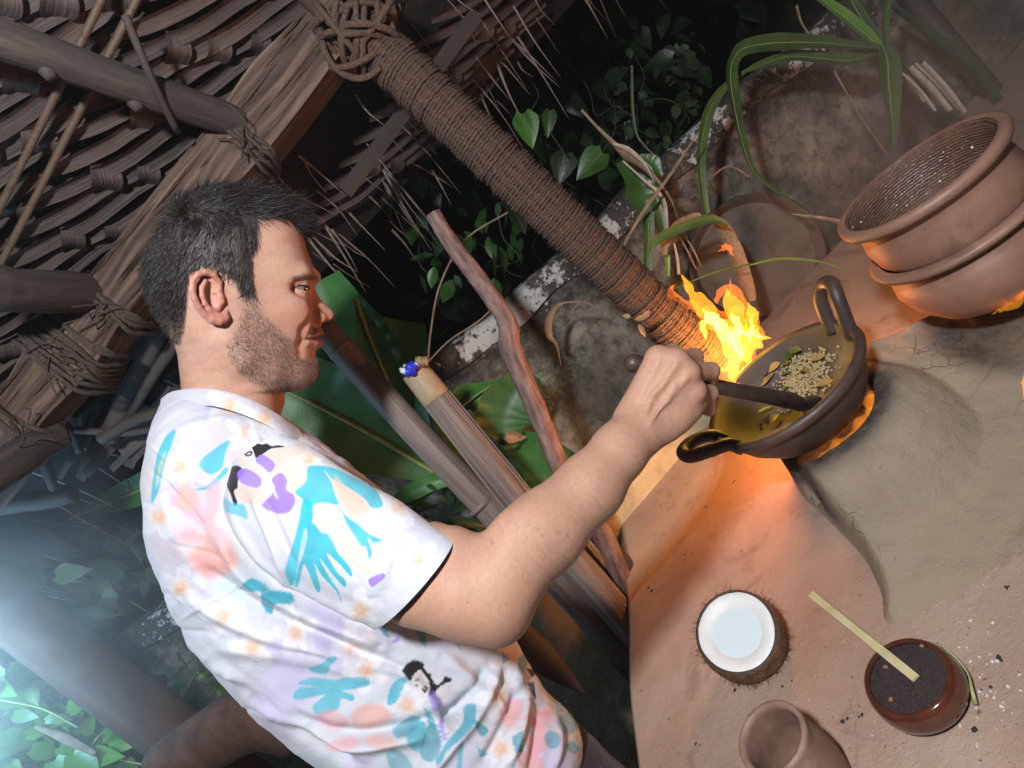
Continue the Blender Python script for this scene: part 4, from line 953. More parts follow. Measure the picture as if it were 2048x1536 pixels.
# pan with two loop handles, on three clay knobs
PB = .864; RIM = .949
pan = empty('clay_pan', (*PAN, PB), 'dark clay frying pan with two loop handles holding seeds and curry leaves over the fire', 'pan')
pp = [(.001,PB),(.05,PB+.002),(.082,PB+.016),(.100,PB+.038),(.109,PB+.058),(.113,PB+.068),(.119,PB+.071),(.1225,PB+.077),(.121,RIM-.001),(.116,RIM),(.111,RIM-.002)]
V, F = lathe(pp, 96, (*PAN, 0), wob=.004); mesh('body', V, F, BURNT, pan)
m = simple('pan_inside', (.052,.033,.030), (.080,.052,.046), .65, 25, bs=.3, bd=.002, c3=(.11,.077,.068)); PANIN = m
pi = [(.111,RIM-.002),(.1085,RIM-.008),(.105,PB+.063),(.096,PB+.047),(.080,PB+.034),(.045,PB+.026),(.001,PB+.024)]
V, F = lathe(pi, 96, (*PAN, 0), wob=.004); mesh('inside', V, F, PANIN, pan)
def handle(ang, up, out_, sp_a):
    c = np.array([*PAN, RIM-.006]); A = ang
    def at(a, r, z): return c+np.array([math.cos(a)*(r-.007), math.sin(a)*(r-.007), z])
    pts = [at(A-sp_a, .117, -.010), at(A-sp_a*1.0, .126, up*.30), at(A-sp_a*.85, .124+out_*.55, up*.75), at(A-sp_a*.35, .124+out_, up*1.0), at(A+sp_a*.35, .124+out_, up*1.0), at(A+sp_a*.85, .124+out_*.55, up*.75), at(A+sp_a, .126, up*.30), at(A+sp_a, .117, -.010)]
    V, F = tube(spline(pts, 40), .0095, 14); mesh('handle', V, F, BURNT, pan)
handle(R(-6), .058, .022, .20); handle(R(178), .030, .046, .24)
SEED = simple('coriander_seed', (.34,.25,.13), (.48,.37,.21), .6, 300, bs=0, rnd=.2)
sm = MB(); u0, f0 = uvs(np.zeros(3), .0021, None, 7, 5)
def pan_z(r): return np.interp(r, [0,.045,.080,.096,.105], [PB+.024,PB+.026,PB+.034,PB+.047,PB+.063])
pile = (onz(1606, 745, PB+.040)[:2]-PAN)
for i in range(950):
    q = pile+rng.normal(size=2)*[.027,.019]; r = np.hypot(*q)
    if r > .10: continue
    hgt = .013*math.exp(-((q-pile)**2).sum()/.024**2)
    sm.add(u0*rng.uniform(.8, 1.15)+np.array([PAN[0]+q[0], PAN[1]+q[1], pan_z(r)+.002+hgt*rng.uniform(0, 1)]), f0)
o = sm.build('coriander_seeds', SEED); tag(o, 'heap of pale coriander seeds roasting in the clay pan', 'seeds', kind='stuff')
def leaf(base, d, n, L, w, curl=.15, fold=.15, nl=9, shape='oval', wave=0.0, ph=0):
    """leaf blade: base point, direction, normal; returns V, F"""
    d = nrm(d); n = nrm(np.asarray(n)-d*(np.asarray(n) @ d)); s = np.cross(n, d)
    t = np.linspace(0, 1, nl)
    if shape == 'oval': wd = np.abs(np.sin(math.pi*np.clip(t, .0, 1)**.85))**.9
    elif shape == 'heart': wd = np.interp(t, [0,.06,.18,.35,.6,.82,1], [.45,.82,1.0,.95,.68,.32,.0])
    else: wd = np.interp(t, [0,.15,.5,.8,1], [.35,.8,1,.7,.0])
    x = np.array([-1, -.55, 0, .55, 1])
    V = base+t[:, None, None]*L*d-(curl*L*t**2)[:, None, None]*n
    V = V+(wd[:, None]*x[None])[..., None]*w*.5*s+((np.abs(x)[None]*fold*wd[:, None]*w*.5)+wave*w*np.sin(t*9+ph)[:, None]*(x**2)[None])[..., None]*n
    if shape == 'heart': V[0, :, :] -= (np.abs(x)*.10*L)[:, None]*d*1.0
    return V.reshape(-1, 3), grid_faces(nl, 5)
CURRY = simple('curry_leaf_green', (.035,.060,.018), (.075,.105,.035), .4, 80, bs=.2, rnd=.25); DRYL = simple('browned_leaf', (.22,.14,.055), (.34,.22,.09), .5, 60, bs=.2)
for i, (px, py, kk) in enumerate([(1612,702,0),(1598,728,0),(1556,742,1),(1578,752,0),(1530,752,0),(1545,770,1),(1570,772,0),(1640,760,1),(1640,722,1),(1528,818,0),(1540,830,1),(1612,745,0),(1585,738,0)]):
    p = onz(px, py, PB+.042); q = p[:2]-PAN; r = np.hypot(*q)
    if r > .1: q *= .1/r; r = .1
    zz = pan_z(r)+.006+.012*math.exp(-((q-pile)**2).sum()/.026**2)
    a = rng.uniform(0, 6.28); L = rng.uniform(.020, .030)
    V, F = leaf(np.array([PAN[0]+q[0], PAN[1]+q[1], zz])-np.array([math.cos(a), math.sin(a), 0])*L/2, (math.cos(a), math.sin(a), rng.uniform(-.05, .3)), (rng.normal()*.3, rng.normal()*.3-.3, 1), L, L*.52, rng.uniform(-.1, .3), .3)
    o = mesh('curry_leaf', V, F, DRYL if kk else CURRY); tag(o, 'browned curry leaf curling among the seeds in the pan' if kk else 'green curry leaf lying among the seeds in the pan', 'leaf', 'browned curry leaves in the pan' if kk else 'green curry leaves in the pan')
# spoon held in the fist
SPOONM = simple('dark_wood', (.040,.024,.020), (.085,.050,.042), .45, 40, (1, 1, 1), bs=.3, bd=.001)
s0, s1_ = P(1252, 722, .655), P(1425, 771, .672)
tip = onz(1606, 806, PB+.055)
sp = empty('spoon', s1_, 'dark wooden stirring spoon gripped in the fist, its blade in the pan', 'spoon')
line = spline([s0, P(1345, 748, .664), s1_, s1_*.4+tip*.6, tip], 40); rad = np.interp(np.linspace(0, 1, 40), [0,.03,.08,.5,.7,.9,1], [.006,.0105,.0095,.0085,.0095,.0115,.007])
V, F = tube(line, rad, 14, rough=.01); mesh('handle', V, F, SPOONM, sp)
V, F = uvs(np.zeros(3), 1, None, 20, 12); dv = nrm(tip-s1_); sd2 = nrm(np.cross(dv, [0, 0, 1])); Am = np.column_stack([dv*.030, sd2*.019, np.cross(sd2, dv)*.006])
mesh('blade', V @ Am.T+tip+dv*.012, F, SPOONM, sp)

# flames
def flamemat(name, colr, k, ns=0):
    m, nt, b = nodemat(name); nt.nodes.remove(b); out_n = nt.nodes['Material Output']; em = N(nt, 'Emission'); em.inputs[0].default_value = (*colr, 1); em.inputs[1].default_value = k
    nt.links.new(em.outputs[0], out_n.inputs['Volume']); return m
FL_O = flamemat('flame_orange', (1,.20,.008), .8); FL_Y = flamemat('flame_yellow', (1,.40,.010), 1.1); FL_W = flamemat('flame_white', (1,.78,.08), 3.8); FL_L = flamemat('flame_low', (1,.30,.02), 22)
def Z5(x, y, d): return P(1200+x/3.413, 500+y/3.413, d)
fl = empty('flame', (.28, .94, .87), 'bright yellow flame leaping up behind the pan beside the rope-bound post', 'flame')
# (path, widths, depth, material) in the frame of the flame
TONG = [([(890,900),(860,780),(790,640),(760,500),(700,390),(640,320),(610,250),(555,168)], [50,90,120,130,110,70,50,3], .97, FL_Y),
 ([(900,890),(955,780),(940,640),(925,500),(905,400),(870,270)], [60,100,140,150,120,12], .96, FL_Y),
 ([(960,800),(1005,680),(1035,540),(1040,440),(1010,360)], [60,110,100,80,10], .985, FL_Y),
 ([(890,560),(1000,560),(1090,590),(1172,603)], [70,60,40,3], .955, FL_Y), ([(785,828),(850,810),(900,770),(940,700)], [6,40,56,40], .95, FL_Y),
 ([(905,890),(905,780),(890,660),(850,560),(770,470),(700,400)], [40,70,84,80,60,6], .955, FL_W), ([(930,800),(950,700),(930,600),(930,500),(900,430)], [20,50,66,60,8], .95, FL_W),
 ([(720,600),(705,510),(740,430)], [20,50,8], .955, FL_W), ([(940,560),(1020,570),(1110,596)], [40,34,4], .952, FL_W), ([(800,830),(870,805),(930,730)], [4,22,8], .95, FL_W), ([(1010,640),(1036,540),(1030,460)], [8,34,6], .96, FL_W), ([(830,620),(790,520),(810,440)], [10,40,8], .955, FL_W),
 ([(960,320),(1010,400),(1060,480),(1070,600)], [4,60,60,20], 1.0, FL_O), ([(720,420),(640,390),(560,350),(480,285),(510,235)], [70,60,50,44,4], 1.0, FL_O), ([(890,190),(890,240),(895,300)], [2,12,10], .99, FL_O), ([(790,360),(830,290),(880,262),(950,300),(1000,360)], [20,60,64,50,10], 1.0, FL_O),
 ([(810,10),(860,-20),(915,45)], [4,44,4], 1.0, FL_O), ([(830,690),(800,780),(850,850)], [20,50,20], .98, FL_O), ([(880,900),(860,700),(800,520),(760,380)], [90,200,200,40], .99, FL_O), ([(940,860),(980,680),(980,520),(940,380)], [80,190,180,40], .99, FL_O)]
def tongue(pts, wd, d, mat_, parent):
    n = 44; q = spline(pts, n); s_ = np.linspace(0, 1, n); w = np.interp(s_, np.linspace(0, 1, len(wd)), wd)*(1+.20*np.sin(s_*17+len(pts)+wd[1])+.11*np.sin(s_*37+wd[1]*.3))
    q = q+np.stack([.10*w*np.sin(s_*11+wd[1]), .05*w*np.sin(s_*19)], -1)
    c3 = np.stack([Z5(a, b_, d+.010*math.sin(i*.3)) for i, (a, b_) in enumerate(q)])
    T, Nn, Bn = frames(c3); side = np.cross(T, Fv); side /= np.linalg.norm(side, axis=1)[:, None]; k = 14
    a = np.arange(k)*2*math.pi/k; rw = w*.5/3.413*d/FPX
    lob = 1+.22*np.sin(3*a[None]+s_[:, None]*14)+.12*np.sin(5*a[None]-s_[:, None]*23)
    V = c3[:, None]+(rw[:, None]*lob)[..., None]*(np.cos(a)[None, :, None]*side[:, None]+.62*np.sin(a)[None, :, None]*Fv)
    V = np.vstack([V.reshape(-1, 3), c3[0], c3[-1]]); j = np.arange(k); j2 = (j+1) % k
    mesh('flame_tongue', V, [grid_faces(n, k, True), np.concatenate([np.stack([np.full(k, n*k), j2, j], -1), np.stack([np.full(k, n*k+1), (n-1)*k+j, (n-1)*k+j2], -1)])], mat_, parent)
for t_ in TONG: tongue(*t_, fl)
gl = empty('flame', (PAN[0], PAN[1]-.06, HZ-.01), 'low orange fire glowing under the near side of the pan', 'flame')
for i, (a0, a1) in enumerate([(-135,-85),(-105,-55),(-70,-30)]):
    an = np.radians(np.linspace(a0, a1, 24)); rr_ = .010*np.sin(np.linspace(.05, math.pi-.05, 24))*(1+.25*np.sin(np.linspace(0, 15, 24)))
    V, F = tube(np.stack([PAN[0]+.079*np.cos(an), PAN[1]+.079*np.sin(an), np.full(24, HZ-.010)], -1), rr_, 10); mesh('flame_tongue', V, F, FL_L, gl)
f3_ = empty('flame', (.66, .66, .86), 'thin flame licking the right of the stacked pots at the edge of the picture', 'flame')
def tong_px(pts, wd, d, mt):
    tongue([((a-1200)*3.413, (b_-500)*3.413) for a, b_ in pts], [w*3.413 for w in wd], d, mt, f3_)
_fp = onz(2078, 856, .866); FD_ = float((_fp-CAM) @ Fv)
tong_px([(2078,856),(2062,800),(2050,760),(2065,700)], [14,22,16,3], FD_, FL_O)
tong_px([(2080,560),(2060,590),(2020,612),(1985,628)], [30,24,14,2], .72, FL_Y)

# coconut half
hc = P(1471, 1262, .775); cu = nrm(nrm(CAM-hc)*.62+np.array([0, 0, 1])*.62); cx_ = nrm(np.cross([0, 1, 0], cu)); Ac = np.column_stack([cx_, np.cross(cu, cx_), cu])
coco = empty('coconut_half', hc-cu*.045, 'halved coconut lying cut side up on the clay bench, white flesh ringed by hairy husk', 'coconut')
HUSK = simple('coconut_husk', (.05,.022,.012), (.14,.065,.030), .85, 60, (1, 1, 1), bs=1, bd=.006, c3=(.24,.12,.055)); FLESH = simple('coconut_flesh', (.70,.69,.68), (.80,.80,.79), .5, 45, bs=.2, bd=.002)
RC = .0535; RS = .0565; HS = .018; sc0 = hc-cu*HS; a = np.linspace(0, math.acos(-HS/RS), 24)
V, F = lathe([(max(RS*math.sin(t), .0005), -RS*math.cos(t)-HS) for t in a]+[(RC-.0012,.0006),(RC-.0022,.0008),(RC-.003,.0002)], 64, hc, Ac, wob=.008); V = V+.0010*vnoise(V, 140, 3)[:, None]*Ac[:, 0]; mesh('husk', V, F, HUSK, coco)
V, F = lathe([(RC-.0036,.0004),(RC-.0052,.0013),(RC-.011,.0006),(RC-.0165,-.0014),(RC-.0215,-.0046),(RC-.028,-.0085),(.012,-.012),(.0005,-.012)], 72, hc, Ac, wob=.016); V = V+.0005*vnoise(V, 160, 4)[:, None]*cu; mesh('flesh', V, F, FLESH, coco)
V, F = lathe([(RC-.0004,.0004),(RC-.0016,.0014),(RC-.0032,.0016),(RC-.0042,.0004)], 72, hc, Ac, wob=.012); mesh('shell_edge', V, F, simple('coconut_shell', (.03,.018,.013), (.07,.04,.028), .6, 150, bs=.4), coco)
m, nt, b = nodemat('coconut_water'); b.inputs['Base Color'].default_value = (.66,.75,.79,1); b.inputs['Roughness'].default_value = .3
V, F = lathe([(RC-.0212,-.0048),(.02,-.0049),(.0005,-.0049)], 72, hc, Ac, wob=.016); mesh('coconut_water', V, F, m, coco)
fb = MB()
for i in range(750):
    t = rng.uniform(.6, 1.95); ph_ = rng.uniform(0, 6.28); nrm_ = np.array([math.sin(t)*math.cos(ph_), math.sin(t)*math.sin(ph_), -math.cos(t)])
    p0 = sc0+Ac @ (nrm_*RS*.99); dv = Ac @ nrm(nrm_+rng.normal(size=3)*.75); L = rng.choice([rng.uniform(.003,.009), rng.uniform(.008,.020)], p=[.8,.2]); cv = rng.normal(size=3)*.3
    V, F = tube(np.stack([p0, p0+dv*L*.5, p0+nrm(dv+cv)*L]), [.00035,.0003,.0001], 3, False); fb.add(V, F)
tag(fb.build('husk_fibre', HUSK, coco), kind='stuff')

# bowl with dark sauce
m, nt, b = nodemat('glazed_redware'); v = objco(nt); n1 = noise(nt, 25, 5, .6, v)
nt.links.new(ramp(nt, n1, [(.3, (.055,.015,.010)), (.7, (.11,.034,.018))]), b.inputs['Base Color']); b.inputs['Roughness'].default_value = .14; b.inputs['Coat Weight'].default_value = .5; GLAZE = m
m, nt, b = nodemat('dark_sauce'); v = objco(nt); n1 = noise(nt, 480, 6, .7, v); n2 = noise(nt, 40, 4, .6, v)
nt.links.new(ramp(nt, n1, [(.35, (.026,.018,.020)), (.62, (.062,.044,.044)), (.8, (.10,.075,.07))]), b.inputs['Base Color']); b.inputs['Roughness'].default_value = .35; bump(nt, b, n1, .5, .0012); SAUCE = m
bc = onz(1808, 1350, .789); bc = np.array([bc[0], bc[1], TZ])
bw = empty('bowl', bc, 'glazed red-brown bowl filled with dark spice paste, a flat stick across it', 'bowl')
SB_ = .92
pr_ = [(.001,.001),(.030,.001),(.041,.005),(.0485,.014),(.0500,.022),(.0485,.031),(.0455,.0365),(.0428,.038),(.0403,.0365)]
V, F = lathe(np.array(pr_)*[SB_, 1], 64, bc); mesh('body', V, F, GLAZE, bw)
V, F = lathe(np.array([(.0403,.0365),(.0415,.033),(.0435,.028)])*[SB_, 1], 64, bc); mesh('rim_inside', V, F, GLAZE, bw)
V, F = lathe(np.array([(.0432,.0300),(.03,.0304),(.015,.0298),(.0005,.0301)])*[SB_, 1], 64, bc); mesh('spice_paste', V, F, SAUCE, bw)
for px, py in ((1783,1400),(1845,1292),(1772,1335)):
    q = onz(px, py, TZ+.0308); V, F = box(q+np.array([0, 0, .0008]), .004, .003, .0015, Matrix.Rotation(rng.uniform(0, 3), 3, 'Z')); o = mesh('ginger_bit', V, F, DRYL, bw, smooth=False)
gs = np.stack([bc+np.array([.0468*math.cos(a), .0468*math.sin(a), z]) for a, z in zip(np.radians(np.linspace(-62, 8, 14)), np.linspace(.008, .028, 14)+.003*np.sin(np.linspace(0, 9, 14)))])
V, F = tube(gs, np.interp(np.linspace(0, 1, 14), [0,.3,1], [.0022,.0012,.0008]), 6); LIME = simple('wilted_leaf', (.22,.26,.10), (.36,.36,.16), .5, 90, bs=.2); mesh('leaf_shred', V, F, LIME, bw)
STICK = simple('split_bamboo', (.40,.34,.17), (.52,.45,.25), .55, 30, (1, 1, 1), bs=.3, bd=.001, c3=(.58,.53,.34))
e1 = onz(1832, 1357, TZ+.036); e2 = P(1621, 1187, 1.0)-CAM; e2 = CAM+e2*((TZ+.046-CAM[2])/e2[2])
dv = nrm(e2-e1); L = np.linalg.norm(e2-e1); sd2 = nrm(np.cross([0, 0, 1], dv)); n = 14
rows = []
for t in np.linspace(0, 1, n):
    w = .0042*(1+.06*math.sin(t*9)); c = e1+dv*L*t+np.array([0, 0, .001*math.sin(t*5)]); up = np.cross(dv, sd2); h = .0013
    rows.append([c-sd2*w-up*h, c+sd2*w-up*h, c+sd2*w+up*h, c-sd2*w+up*h])
V = np.array(rows).reshape(-1, 3); F = [grid_faces(n, 4, True), np.array([[0,1,2,3],[(n-1)*4+3,(n-1)*4+2,(n-1)*4+1,(n-1)*4]])]
o = mesh('bamboo_stick', V, F, STICK, smooth=False); tag(o, 'flat pale bamboo stick resting across the bowl of dark paste', 'stick')

# clay cup
cuc = onz(1541, 1473, .836); cuc = np.array([cuc[0], cuc[1], TZ])
cu_ = empty('clay_cup', cuc, 'empty unglazed clay cup with a thick rim at the near edge of the bench', 'cup')
CUPM = simple('worn_clay', (.15,.082,.058), (.22,.125,.092), .6, 22, bs=.3, bd=.0015, c3=(.34,.23,.18))
CS_ = np.array([.95, .86])
V, F = lathe(np.array([(.001,.001),(.031,.001),(.035,.006),(.0405,.035),(.0405,.060),(.038,.080),(.0385,.090),(.0405,.096),(.0400,.0995),(.0375,.101),(.0345,.0995),(.0335,.094)])*CS_, 56, cuc, wob=.010); mesh('body', V, F, CUPM, cu_)
V, F = lathe(np.array([(.0335,.094),(.033,.080),(.0355,.060),(.0350,.035),(.031,.012),(.026,.0085),(.001,.008)])*CS_, 56, cuc, wob=.010); mesh('inside', V, F, CUPM, cu_)

# crumbs of charcoal and ash on the bench
CHAR = simple('charcoal', (.012,.010,.010), (.03,.025,.022), .8, 200, bs=.3); ASH = simple('ash', (.5,.47,.43), (.65,.62,.57), .9, 200, bs=.2)
def crumbs(name, mat, spots, label, zf):
    mb = MB()
    for x, y, s in spots:
        V, F = uvs(np.zeros(3), 1, None, 6, 5); V = V*(1+.35*rng.normal(size=V.shape))*s*np.array([1, rng.uniform(.5, 1.2), .45]); V = V @ np.array(Matrix.Rotation(rng.uniform(0, 6), 3, 'Z')).T
        mb.add(V+np.array([x, y, zf(x, y)+s*.2]), F)
    o = mb.build(name, mat); tag(o, label, 'crumbs', kind='stuff')
def surf_z(x, y):
    i = int(np.clip(round((x+.02)/1.32*330), 0, 330)); j = int(np.clip(round((y-.36)/.66*220), 0, 220))
    return max(TZ, TZ-.004+hz[i, j]) if -.02 < x < 1.3 and .36 < y < 1.02 else TZ
px_s = [(2013,1178),(2005,1320),(1975,1372),(1930,1345),(1690,1440),(1720,1425),(1460,1390),(1395,1492),(1300,1175),(1380,1105),(1575,1365),(1640,1200),(1950,1460),(1560,1300)]
crumbs('charcoal_crumbs', CHAR, [(*onz(x+rng.normal()*6, y+rng.normal()*6, TZ)[:2], rng.uniform(.0008,.0028)) for x, y in px_s for _ in range(2)]+[(*onz(rng.uniform(1290,2040), rng.uniform(1000,1530), TZ)[:2], rng.uniform(.0003,.0008)) for _ in range(110)], 'black crumbs of charcoal scattered over the clay bench', surf_z)
crumbs('ash_flakes', ASH, [(*onz(rng.normal(1985, 45), rng.normal(1370, 60), TZ)[:2], rng.uniform(.0006,.0022)) for _ in range(40)]+[(*onz(rng.uniform(1500,2040), rng.uniform(900,1500), TZ)[:2], rng.uniform(.0004,.001)) for _ in range(120)], 'pale flakes of ash and coconut on the clay bench', surf_z)
# ------------------------------------------------------------------ the shelter: rope-bound post, beam, rafters, plaited roof
def wood(name, c1, c2, c3, scale=22, stretch=(1, 1, .07), rough=.75, bs=.9, bd=.006):
    return simple(name, c1, c2, rough, scale, stretch, (0, 0, 0), bs, bd, c3, gc=True)
ROPE = simple('coir_rope', (.040,.024,.017), (.110,.064,.042), .95, 300, bs=1.0, bd=.004, c3=(.21,.13,.085))
p0, p1 = ony(722, 62, 1.08), ony(1440, 742, 1.08)
ax = nrm(p1-p0); p1 = p0+ax*((p1[2]-.70)/-ax[2]+np.linalg.norm(p1-p0)) if ax[2] < 0 else p1
post = empty('roof_post', (p1[0], p1[1], .72), 'upright roof post bound from top to bottom in coiled brown coir rope', 'post')
PLEN = np.linalg.norm(p1-p0); side_ = nrm(np.cross(ax, [0, 1, 0])); fwd_ = np.cross(ax, side_)
V, F = tube(np.stack([p0-ax*.1+ax*t for t in np.linspace(0, PLEN+.1, 14)]), .036, 20); mesh('pole', V, F, simple('post_wood', (.06,.04,.03), (.12,.08,.055), .8, 30), post)
pit = .0062; turns = int((PLEN+.03)/pit); kq = 48
tq = np.arange(turns*kq)/kq; an = tq*2*math.pi
rr = .0405+.0012*np.sin(tq*.9)+.0012*rng.normal(size=turns)[np.minimum(tq.astype(int), turns-1)]+.004*np.exp(-tq*pit/.06)
Pt = p0-ax*.02+np.multiply.outer(tq*pit+.0006*np.sin(an*3+tq), ax)+rr[:, None]*(np.cos(an)[:, None]*side_+np.sin(an)[:, None]*fwd_)
T = -np.sin(an)[:, None]*side_+np.cos(an)[:, None]*fwd_; Rr = np.cos(an)[:, None]*side_+np.sin(an)[:, None]*fwd_
k = 6; aa = np.arange(k)*2*math.pi/k; tw_ = .88+.26*np.cos(2*(aa[None]+an[:, None]*8.0))
V = Pt[:, None]+.0038*tw_[..., None]*(np.cos(aa)[None, :, None]*Rr[:, None]+np.sin(aa)[None, :, None]*ax)
mesh('rope_coil', V.reshape(-1, 3), grid_faces(len(Pt), k, True), ROPE, post)
# coir fuzz standing off the rope, a torn dry leaf caught on it
fz = MB()
for i in range(3200):
    j = rng.integers(0, len(Pt)); d = nrm(Rr[j]+rng.normal(size=3)*.8); L = rng.uniform(.004, .012)
    q = Pt[j]+Rr[j]*.004; s_ = nrm(np.cross(d, rng.normal(size=3)))*.00018
    fz.add(np.array([q-s_, q+s_, q+d*L+rng.normal(size=3)*.002]), np.array([[0,1,2]]))
tag(fz.build('rope_fuzz', ROPE, post), kind='stuff')
DRYP = simple('dry_leaf', (.24,.15,.08), (.36,.25,.14), .7, 60, bs=.3)
lf_ = MB()
for px, py, dx, dy, L in ((1268,640,1,-.3,.030),(1276,648,.6,.9,.026),(1262,634,-.9,-.2,.014),(1284,636,.9,-.8,.020)):
    V, F = leaf(P(px, py, 1.0), Rv*dx-Uv*dy, -Fv, L, .009, .3, .4, 6); lf_.add(V, F)
o = lf_.build('dry_leaf', DRYP); tag(o, 'torn dry leaf caught on the rope-bound post just above the fist', 'leaf')

BEAM = wood('weathered_beam', (.026,.017,.014), (.125,.078,.058), (.28,.185,.13), 95, (1, 1, .05), bs=1, bd=.012)
b0, b1 = ony(668, 70, 1.13), ony(-60, 975, 1.13)
bx = nrm(b1-b0); b0 = b0-bx*.10; blen = np.linalg.norm(b1-b0)+.25
bu = nrm(np.array([0, 0, 1.])-bx*bx[2]); bn_ = np.cross(bx, bu)
n = 90; prof = [(-.046,-.046),(-.046,.0),(-.044,.046),(0,.05),(.044,.046),(.046,.0),(.046,-.046),(0,-.05)]
V = []
for i in range(n):
    t = i/(n-1)*blen; w = 1+.05*math.sin(t*7)+.03*math.sin(t*19)
    V.append([b0+bx*t+bu*(a*w+.004*math.sin(t*23+a*40))+bn_*(b_*1.0+.004*math.sin(t*31+a*90)) for a, b_ in prof])
beam = empty('roof_beam', b0+bx*blen/2, 'rough-hewn weathered wooden beam carrying the plaited roof, lashed with rope', 'beam')
mesh('beam', np.array(V).reshape(-1, 3), grid_faces(n, 8, True), BEAM, beam, smooth=False, gc=np.array([[a, b_, i/(n-1)*blen] for i in range(n) for a, b_ in prof]))
# splinters: long shallow slivers standing off the hewn face
for i in range(46):
    t = rng.uniform(.1, blen-.1); a = rng.uniform(-.04, .04); L = rng.uniform(.04, .16); y_ = -.0495 if bn_ @ Fv > 0 else .0495
    c = b0+bx*t+bu*a+bn_*y_*1.03
    V = [c-bx*L/2, c+bu*.0025, c+bx*L/2+bu*.001, c-bu*.0025, c+bn_*(np.sign(y_)*.004)]
    mesh('splinter', V, [np.array([[0,1,4],[1,2,4],[2,3,4],[3,0,4]])], BEAM, beam, smooth=False, gc=[[a, y_, t-L/2],[a+.003, y_, t],[a, y_, t+L/2],[a-.003, y_, t],[a, y_, t]])
def lash(px, py, turns=4, spread=.012, name='rope_lashing', slant=.25):
    q = ony(px, py, 1.08); t = (q-b0) @ bx
    for k_ in range(turns):
        a = np.linspace(0, 2*math.pi, 40); r1, r2 = .058+.002*k_, .055+.002*k_
        sup = lambda v: np.sign(v)*np.abs(v)**.55
        off = (k_-turns/2)*spread/turns*2+rng.normal()*.003
        c = b0+np.multiply.outer(t+off+slant*.04*np.sin(a)+.004*np.sin(3*a+k_), bx)+np.multiply.outer(sup(np.cos(a))*r1, bu)+np.multiply.outer(sup(np.sin(a))*r2, bn_)
        V, F = tube(c, .0042, 6, False, .06); mesh('rope_turn', V, F, ROPE2, lashing)
ROPE2 = simple('old_lashing', (.035,.026,.022), (.10,.075,.06), .95, 200, bs=1, bd=.003)
for px, py, tn, sp_, what in ((492,292,4,.014,'frayed dark rope lashed round the beam above the head'),(208,618,4,.012,'thin dark rope lashed round the beam behind the head'),(118,706,9,.040,'broad band of rope wound round the beam, lowest of the lashings'),(40,880,3,.02,'thin rope tied round the beam near the left edge of the picture')):
    lashing = empty('rope_lashing', ony(px, py, 1.08), what, 'rope', 'rope lashings round the roof beam'); lash(px, py, tn, sp_)
    for q in range(7):
        c = ony(px+rng.normal()*14, py+rng.normal()*14, 1.055); d = nrm(rng.normal(size=3)+bx*.5-bn_*0); V, F = tube(spline([c, c+d*.03, c+d*.05+rng.normal(size=3)*.015], 8), .0014, 4, False); mesh('loose_strand', V, F, ROPE2, lashing)
# knot of coir where the post meets the beam
kn_ = empty('rope_knot', p0, 'thick tangle of coir rope tying the post head to the beam', 'rope')
for q in range(16):
    c0 = p0-ax*.01+rng.normal(size=3)*.012; th0 = rng.uniform(0, 6.28); e1_ = nrm(rng.normal(size=3)*.5+ax*1.0 if q % 3 else rng.normal(size=3)); e2_ = nrm(np.cross(e1_, rng.normal(size=3))); e3_ = np.cross(e1_, e2_)
    a = np.linspace(0, 5.8, 40); c = c0+np.multiply.outer(np.cos(a+th0)*.062, e2_)+np.multiply.outer(np.sin(a+th0)*.058, e3_)+np.multiply.outer(a*.005, e1_)
    V, F = tube(c, .0055, 6, True, .08); mesh('rope_turn', V, F, ROPE, kn_)

# roof plane
def roofz(y): return 1.885-.62*(y-1.13)
def onroof(px, py, off=0.0):
    r = ray(px, py); t = (1.885+off+.62*1.13-CAM[2])/(r[2]+.62*r[1]); return CAM+r*t
rn = nrm(np.array([0, .62, 1.0])); ru = nrm(np.array([0, -1.0, .62])); rx = np.array([1.0, 0, 0])
roof = empty('plaited_roof', (0, 1.13, 1.885), 'sloping roof of plaited dry palm-leaf mats seen from below', 'roof')
SHEET = simple('old_thatch', (.007,.005,.005), (.018,.013,.012), .95, 30, bs=.8, bd=.01)
rs = [(-2.2, 1.62), (2.2, 1.62), (2.2, -.9), (-2.2, -.9)]
V = np.array([[x, y, roofz(y)+.075] for x, y in rs]+[[x, y, roofz(y)+.125] for x, y in rs])
mesh('upper_thatch', V, np.array([[3,2,1,0],[4,5,6,7],[0,1,5,4],[1,2,6,5],[2,3,7,6],[3,0,4,7]]), SHEET, roof, smooth=False)
m, nt, b = nodemat('palm_leaflet'); v = objco(nt); oi = N(nt, 'ObjectInfo'); n1 = noise(nt, 45, 6, .7, v)
c = ramp(nt, oi.outputs['Random'], [(.0, (.010,.006,.006)), (.35, (.028,.016,.015)), (.7, (.070,.042,.036)), (1, (.018,.011,.010))])
c = mix(nt, ramp(nt, n1, [(.4, (0,0,0)), (.8, (.7,.7,.7))]), c, (.045,.030,.026)); nt.links.new(c, b.inputs['Base Color']); b.inputs['Roughness'].default_value = .55
va = N(nt, 'VertexColor', layer_name='col'); wv = N(nt, 'TexWave'); 
gcv = objco(nt, (1, .02, 1), (0, 0, 0), True); fn = noise(nt, 7, 3, .7, gcv); bump(nt, b, fn, .8, .003); c = mix(nt, ramp(nt, fn, [(.35, (0,0,0)), (.65, (.6,.6,.6))]), c, (.15,.11,.095)); nt.links.new(c, b.inputs['Base Color']); LEAFLET = m
